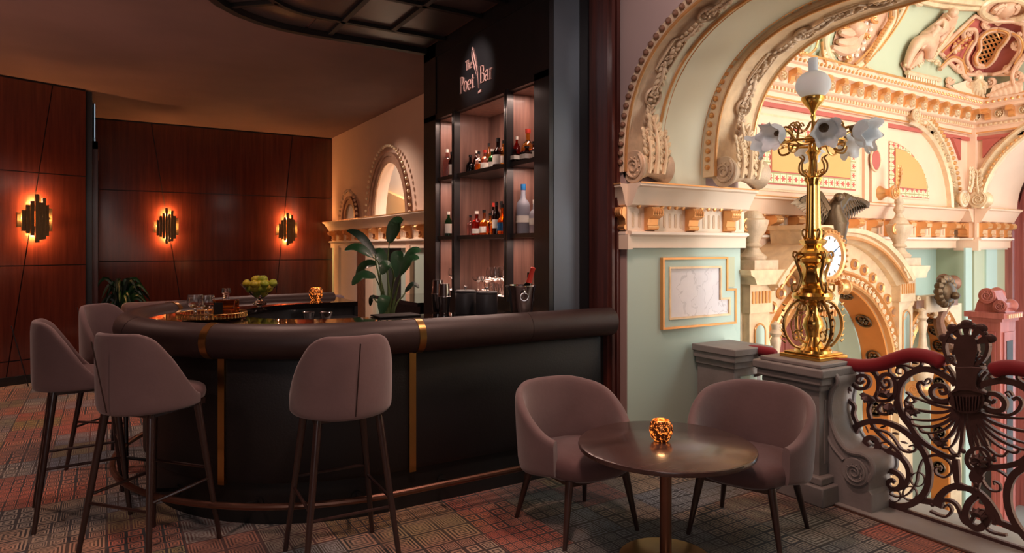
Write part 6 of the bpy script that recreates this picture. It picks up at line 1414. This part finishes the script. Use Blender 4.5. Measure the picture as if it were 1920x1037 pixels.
for a in [
 (841, 2.88, SH1, .26, .036, 'glass_green', 'white_label', 'bright green gin bottle with white label on the left of the middle shelf', 'slim', (.12, .5)),
 (849, 2.93, SH1, .22, .030, 'glass_green', 'black_cap', 'second smaller green bottle behind the bright green one', 'slim', None),
 (854, 2.85, SH1, .20, .026, 'glass_amber', 'black_cap', 'slim amber bottle next to the left mullion, middle shelf', 'slim', None),
 (882, 2.9, SH1, .24, .032, 'glass_pink', 'black_cap', 'pale bottle with black top, first in the middle bay', 'round', None),
 (894, 2.88, SH1, .28, .046, 'glass_red', 'white_label', 'broad orange-red bottle with white label, middle bay', 'round', (.08, .28)),
 (908, 2.9, SH1, .29, .044, 'glass_amber', 'black_cap', 'amber whisky bottle with silver neck label, middle bay', 'squat', (.1, .34)),
 (919, 2.86, SH1, .24, .034, 'glass_gold', 'black_cap', 'golden bottle before the tall dark one, middle bay', 'round', (.1, .4), 'glass_amber'),
 (931, 2.88, SH1, .36, .036, 'glass_dark', 'black_cap', 'tall dark wine-like bottle with white label, middle bay', 'slim', (.2, .46)),
 (925, 2.98, SH1, .37, .032, 'glass_brown', 'red_foil', 'brown bottle at the back beside the tall dark one', 'slim', None),
 (942, 2.9, SH1, .33, .044, 'glass_amber', 'black_cap', 'amber bottle with blue round label next to the right mullion', 'squat', (.12, .4), 'blue_cap'),
 (940, 2.99, SH1, .38, .034, 'glass_gold', 'black_cap', 'golden bottle standing behind the blue-labelled one', 'slim', None),
 (949, 2.86, SH1, .30, .028, 'glass_brown', 'white_label', 'thin brown bottle touching the right mullion, middle shelf', 'slim', None),
 (981, 2.88, SH1, .50, .054, 'frost_glass', 'blue_cap', 'big frosted vodka bottle with blue top in the middle right bay', 'tall', (.22, .36)),
 (1003, 2.9, SH1, .34, .046, 'frost_glass', 'white_label', 'clear bottle half hidden by the right frame of the cabinet', 'tall', (.25, .45)),
 ]: bottle(*a[:8], *a[8:9], band=a[9], lab=(a[10] if len(a) > 10 else 'white_label'), grp=Lw)
def glassware(kind, x, y, z, s=1.):
    if kind == 'coupe': pr = [(0, 0), (.034, 0), (.03, .004), (.005, .01), (.004, .075), (.012, .085), (.045, .10), (.052, .125), (.050, .125), (.042, .103), (0, .09)]
    elif kind == 'wine': pr = [(0, 0), (.033, 0), (.03, .004), (.005, .01), (.004, .085), (.02, .095), (.038, .12), (.040, .15), (.032, .185), (.030, .185), (.037, .15), (.035, .122), (0, .10)]
    elif kind == 'goblet': pr = [(0, 0), (.036, 0), (.03, .006), (.01, .012), (.016, .022), (.008, .032), (.015, .042), (.009, .052), (.03, .062), (.052, .085), (.056, .11), (.050, .155), (.047, .155), (.052, .11), (.047, .088), (0, .066)]
    else: pr = [(0, 0), (.034, 0), (.036, .004), (.038, .10), (.035, .10), (.032, .012), (0, .01)]
    return MB().lathe([(a*s, b*s+z) for a, b in pr], 24, (x, y, 0))
G3 = 'stemmed glasses and tumblers on the lowest lit shelf'
for i, (px, X, k, s, z0) in enumerate([(849, 2.88, 'wine', 1.1, 0), (897, 2.86, 'coupe', 1.1, 0), (905, 2.95, 'coupe', 1.1, 0), (913, 2.86, 'coupe', 1.15, 0), (921, 2.95, 'wine', 1.2, 0), (929, 2.88, 'wine', 1.25, 0), (936, 2.97, 'wine', 1.25, 0), (944, 2.9, 'wine', 1.3, 0), (933, 2.82, 'tumbler', 1, 0), (941, 2.83, 'tumbler', 1, 0), (924, 2.83, 'tumbler', 1, 0), (947, 2.98, 'tumbler', 1.2, 0), (916, 2.99, 'tumbler', 1.2, 0)]):
    o = S('drinking_glass', glassware(k, X, atX(px, X), SH0+.002, s), 'glass_clear', {849: 'clear stemmed wine glass alone in the left bay of the lowest shelf', 897: 'shallow coupe glass, leftmost in the middle bay of the lowest shelf', 905: 'shallow coupe glass behind the leftmost coupe, lowest shelf', 913: 'larger coupe glass at the front, third from the left, lowest shelf', 921: 'stemmed wine glass just right of the coupes, lowest shelf', 929: 'stemmed wine glass in the middle of the lowest shelf glassware', 936: 'stemmed wine glass at the back, lowest shelf', 944: 'tallest stemmed wine glass next to the right mullion, lowest shelf', 933: 'small tumbler at the front between the wine glasses', 941: 'small tumbler at the front near the right mullion', 924: 'small tumbler at the front, leftmost of three in a row', 947: 'tall tumbler at the back touching the right mullion', 916: 'tall tumbler at the back behind the coupes'}[px], 'glass', G3+' '+k)
# front counter things: shakers, canisters, ice bucket
def onZ(px, d): x = (px-960)/FPX*d; return (x*CA+d*SA, -x*SA+d*CA)
for i, (px, d, h) in enumerate(((821, 4.85, .235), (833, 4.72, .215))):
    x, y = onZ(px, d); t = T('cocktail_shaker', ('steel cocktail shaker standing behind the other, left on the bar', 'steel cocktail shaker next to the black canisters')[i], 'shaker', (x, y, ZT), 'steel shakers on the bar')
    P('tin', MB().lathe([(0, ZT), (.034, ZT), (.037, ZT+.01), (.046, ZT+h*.55), (.047, ZT+h*.57), (.044, ZT+h*.6), (.038, ZT+h*.97), (.036, ZT+h), (0, ZT+h)], 32, (x, y, 0)), 'steel', t)
    P('rim', MB().lathe([(.045, ZT+h*.55), (.049, ZT+h*.56), (.049, ZT+h*.58), (.045, ZT+h*.59), (.045, ZT+h*.55)], 32, (x, y, 0)), 'steel', t)
for i, (px, d) in enumerate(((873, 4.72), (912.5, 4.60))):
    x, y = onZ(px, d); t = T('lidded_canister', ('matt dark grey lidded canister, left one of the pair on the bar', 'matt dark grey lidded canister, right one of the pair beside the ice bucket')[i], 'canister', (x, y, ZT), 'dark canisters on the bar')
    P('body', MB().lathe([(0, ZT), (.072, ZT), (.075, ZT+.005), (.076, ZT+.145), (.074, ZT+.15), (0, ZT+.15)], 36, (x, y, 0)), 'canister', t)
    P('lid', MB().lathe([(0, ZT+.152), (.076, ZT+.152), (.077, ZT+.16), (.07, ZT+.168), (0, ZT+.17)], 36, (x, y, 0)), 'canister', t)
    P('lid_knob', MB().lathe([(0, ZT+.17), (.006, ZT+.17), (.005, ZT+.18), (.012, ZT+.188), (.012, ZT+.196), (0, ZT+.20)], 16, (x, y, 0)), 'steel', t)
x, y = onZ(977, 4.55); t = T('ice_bucket', 'steel champagne bucket with ring handle at the right end of the bar', 'bucket', (x, y, ZT))
P('pail', MB().lathe([(0, ZT), (.066, ZT), (.072, ZT+.005), (.094, ZT+.175), (.096, ZT+.178), (.10, ZT+.20), (.104, ZT+.206), (.104, ZT+.214), (.098, ZT+.214), (.088, ZT+.17), (.066, ZT+.012), (0, ZT+.012)], 40, (x, y, 0)), 'steel', t)
hd = -camd*.108+camr*.02; c_ = Vector((x, y, ZT+.15))+hd
P('ring_handle', MB().tube([c_+camr*.026*cos(a)+Vector((0, 0, .026*sin(a)-.01)) for a in [2*pi*i/24 for i in range(25)]], .004, 8), 'steel', t)
P('ring_boss', MB().ell(c_+Vector((0, 0, .02))+camd*.006, (.012, .012, .012), 10, 8), 'steel', t)
b = T('champagne_bottle', 'tilted champagne bottle with orange-red foil standing in the steel bucket', 'bottle', (x, y, ZT+.03))
ax = (Vector((0, 0, 1))+camr*.28-camd*.1).normalized(); base = Vector((x, y, ZT+.04))
P('glass_body', MB().tube([base+ax*q_ for q_ in (0, .15, .17, .2)], [.038, .038, .034, .022], 20), 'glass_green', b); P('foil', MB().tube([base+ax*q_ for q_ in (.19, .21, .27, .305, .31)], [.024, .02, .016, .017, .012], 20), 'red_foil', b)
b = T('green_bottle', 'green bottle neck just behind the champagne in the bucket', 'bottle', (x, y, ZT+.03)); base = Vector((x, y, ZT+.04))+camr*.055+camd*.02
P('glass_body', MB().tube([base+Vector((0, 0, 1))*q_ for q_ in (0, .12, .16, .26)], [.026, .026, .014, .013], 16), 'glass_green', b)
# black slab, its colour standing in for the dark of a recessed hatch, at px 750
x, y = onZ(742, 4.55); S('hatch_slab', MB().box(-.15, -.09, 0, .15, .09, .012).xf(Matrix.Translation((x, y, ZT))), 'kick_black', 'flat black slab in place of the dark recessed hatch on the counter left of the shakers', 'mat', bevel=.003)
# tray with goblets and decanter
x, y = onZ(398, 4.36); tr = T('brass_tray', 'round brass gallery tray on the bar carrying goblets and a whisky decanter', 'tray', (x, y, ZT)); TX, TY = x, y
P('tray_plate', MB().lathe([(0, ZT+.012), (.21, ZT+.012), (.215, ZT+.018), (.21, ZT+.02), (0, ZT+.018)], 48, (x, y, 0)), 'brass', tr)
P('gallery_rail', MB().tube([(x+.213*cos(a), y+.213*sin(a), ZT+.045) for a in [2*pi*i/48 for i in range(49)]], .004, 6), 'brass', tr)
P('foot_ring', MB().lathe([(.17, ZT), (.18, ZT), (.19, ZT+.012), (.16, ZT+.012), (.17, ZT)], 40, (x, y, 0)), 'brass', tr)
pm = mesh_of('gallery_post', MB().lathe([(0, 0), (.004, 0), (.002, .012), (.004, .027), (0, .027)], 8), 'brass')
for i in range(56): a = 2*pi*i/56; inst(pm, 'gallery_post', tr, (x+.213*cos(a), y+.213*sin(a), ZT+.018))
for i, (px, d) in enumerate(((366, 4.36), (387, 4.30))):
    gx, gy = onZ(px, d); S('crystal_goblet', glassware('goblet', gx, gy, ZT+.02, .92), 'glass_clear', ('cut crystal goblet on the brass tray, left one', 'cut crystal goblet on the brass tray next to the decanter')[i], 'glass', 'crystal goblets on the tray')
gx, gy = onZ(424, 4.36); dc = T('whisky_decanter', 'square whisky decanter with dark label and glass stopper on the brass tray', 'decanter', (gx, gy, ZT+.02)); z = ZT+.02
def rb(hx_, hy_, z0, z1): m_ = MB().box(-hx_, -hy_, z0, hx_, hy_, z1); m_.xf(Matrix.Translation((gx, gy, 0)) @ Matrix.Rotation(-YAW, 4, 'Z')); return m_
P('glass_body', rb(.072, .04, z, z+.108), 'glass_amber', dc, 'square amber whisky body', bevel=.006); P('neck', MB().lathe([(0, z+.108), (.022, z+.108), (.02, z+.14), (.024, z+.15), (.03, z+.155), (.026, z+.185), (0, z+.185)], 12, (gx, gy, 0)), 'glass_clear', dc)
lb = MB().box(-.066, -.0425, z+.006, -.004, -.0405, z+.092).xf(Matrix.Translation((gx, gy, 0)) @ Matrix.Rotation(-YAW, 4, 'Z')); P('paper_label', lb, 'black_cap', dc)
# bowl of limes on the far counter
bx_, by_ = onZ(487, 5.62); bw = T('glass_bowl', 'footed glass bowl of limes on the far side of the bar', 'bowl', (bx_, by_, ZT))
zz = ZT; P('bowl_glass', MB().lathe([(0, zz), (.06, zz), (.05, zz+.01), (.02, zz+.02), (.016, zz+.035), (.04, zz+.05), (.09, zz+.09), (.155, zz+.165), (.150, zz+.166), (.085, zz+.096), (.03, zz+.056), (0, zz+.05)], 40, (bx_, by_, 0), mod=lambda a, z_: 1+.02*cos(12*a)), 'glass_clear', bw)
lm_ = {}
for nm in ('lime', 'lime_yellow'): lm_[nm] = mesh_of('lime', MB().lathe([(0, -.036), (.012, -.033), (.026, -.018), (.031, 0), (.026, .018), (.012, .031), (.005, .036), (0, .037)], 16), nm)
random.seed(3); k = 0
for ring_, n, z_, r_ in ((0, 4, .086, .035), (1, 8, .128, .082), (2, 6, .168, .045), (2, 8, .170, .112), (3, 4, .205, .035)):
    for i in range(n):
        a = 2*pi*i/n+ring_*.5+z_*9; kk = 'lime' if random.random() < .55 else 'lime_yellow'
        o = bpy.data.objects.new('lime', lm_[kk]); COL.objects.link(o); o.location = (bx_+r_*cos(a), by_+r_*sin(a), ZT+z_); o.rotation_euler = (random.random()*3, random.random()*3, random.random()*6); o.scale = (1.02,)*3
        cn = 'green' if kk == 'lime' else 'yellowing'; ly = {.086: 'at the bottom of the footed glass bowl', .128: 'in the lower layer inside the footed glass bowl', .168: 'in the middle of the heap in the footed glass bowl', .170: 'lying at the rim of the footed glass bowl', .205: 'on the very top of the heap in the glass bowl'}[z_]
        o['label'] = cn+' lime '+ly; o['category'] = 'fruit'; o['group'] = cn+' limes '+ly
for i, px in enumerate((580-2, 611)):
    gx, gy = onZ(px, 5.5); S('steel_dish', MB().lathe([(0, 1.015), (.04, 1.015), (.055, 1.065), (.05, 1.07), (.036, 1.025), (0, 1.025)], 24, (gx, gy, 0)), 'steel', ('small steel dish on the inner shelf of the far counter, left one', 'small steel dish on the inner shelf of the far counter, right one')[i], 'dish', 'steel dishes under the far counter')
ish = P('inner_shelf', MB().sweep([(BXE-1.25, BY+.55, 1.0), (BX-.2, BY+.55, 1.0)], rect(.22, .03), (0, 0, 1)), 'black_wood', bar)
# ---------------------------------------------------------------- plants
def plant_big():
    d = 6.3; x, y = onZ(722, d); t = T('strelitzia_plant', 'tall broad-leaved green plant behind the bar before the arched wall', 'plant', (x, y, 0))
    P('planter', MB().lathe([(0, 0), (.16, 0), (.2, .5), (.2, .52), (.18, .52), (.17, .48), (0, .48)], 32, (x, y, 0)), 'dark_paint', t); P('soil', MB().lathe([(0, .48), (.17, .48), (.17, .485), (0, .485)], 24, (x, y, 0)), 'soil', t)
    c = Vector((x, y, .5)); S_ = d/FPX
    def w(px, py, dd=0.): return Vector((0, 0, HC))+ray(px, py)*(d+dd)
    # base pixel, bend, blade start, blade tip, width, droop
    L_ = [((728, 560), (726, 500), (730, 455), (756, 412), .17, .0), ((722, 565), (706, 500), (704, 478), (650, 432), .10, .12), ((716, 575), (712, 500), (698, 482), (646, 470), .12, -.1), ((720, 575), (712, 530), (706, 496), (668, 520), .14, .1),
          ((718, 580), (714, 545), (704, 520), (660, 535), .13, -.15), ((728, 575), (730, 540), (724, 505), (700, 470), .12, .2), ((732, 570), (738, 520), (734, 500), (716, 515), .13, -.2), ((738, 575), (748, 530), (756, 500), (790, 470), .12, .05),
          ((735, 580), (745, 540), (752, 515), (786, 485), .12, -.1), ((740, 580), (756, 555), (760, 548), (786, 540), .07, .1), ((730, 582), (730, 560), (726, 555), (716, 590), .12, -.2), ((728, 580), (732, 550), (742, 520), (748, 470), .13, .25), ((715, 582), (705, 565), (702, 560), (694, 574), .06, .1)]
    for (b0, b1, b2, tip, wd, off) in L_:
        s0_, s1_, s2_, tp = w(b0[0], b0[1]), w(b1[0], b1[1], off*.4), w(b2[0], b2[1], off*.7), w(tip[0], tip[1], off)
        st_ = smooth([tuple(c), tuple(s0_), tuple(s1_), tuple(s2_)], 4); P('leaf_stem', MB().tube(st_, [.011-.0005*i for i in range(len(st_))], 6), 'stem_green', t)
        mid = s2_.lerp(tp, .55)+Vector((0, 0, .05)); P('leaf', MB().blade(smooth([tuple(s2_), tuple(mid), tuple(tp)], 5), wd, (camd*-.6+Vector((0, 0, .8)))[:], .004, .14), 'leaf_green' if wd > .1 else 'leaf_dark', t)
plant_big()
x, y = onZ(228, 8.8); t = T('potted_palm', 'dark bushy potted palm in the corner below the middle wall sconce', 'plant', (x, y, 0)); random.seed(5)
P('planter', MB().lathe([(0, 0), (.17, 0), (.22, .45), (.2, .45), (.19, .42), (0, .42)], 28, (x, y, 0)), 'dark_paint', t)
for i in range(46):
    a = random.random()*6.283; h = .45+.33*random.random(); r_ = .10+.2*random.random()
    P('frond', MB().blade(smooth([(x, y, .42), (x+r_*.3*cos(a), y+r_*.3*sin(a), .42+h*.8), (x+r_*.75*cos(a), y+r_*.75*sin(a), .42+h), (x+r_*1.2*cos(a), y+r_*1.2*sin(a), .40+h*.8)], 3), .05, (-camd)[:], .003, .2), 'leaf_green' if i % 2 else 'leaf_dark', t)
# lounge sofa backs behind the bar (low rolled seats seen over the counter)
so = T('lounge_sofa', 'low mauve sofa back seen over the bar along the back wall', 'sofa', (1.6, 9.2, 0))
P('sofa_seat', MB().box(.2, 8.7, .12, 2.9, 9.4, .45), 'velvet_seat', so, bevel=.05); P('sofa_back', MB().box(.15, 9.4, .1, 2.95, 9.6, .92), 'velvet', so, bevel=.06)
for x in (.3, 2.8):
    for y in (8.8, 9.5): P('leg', MB().tube([(x, y, .13), (x, y, 0)], [.02, .014], 8), 'leg_wood', so)
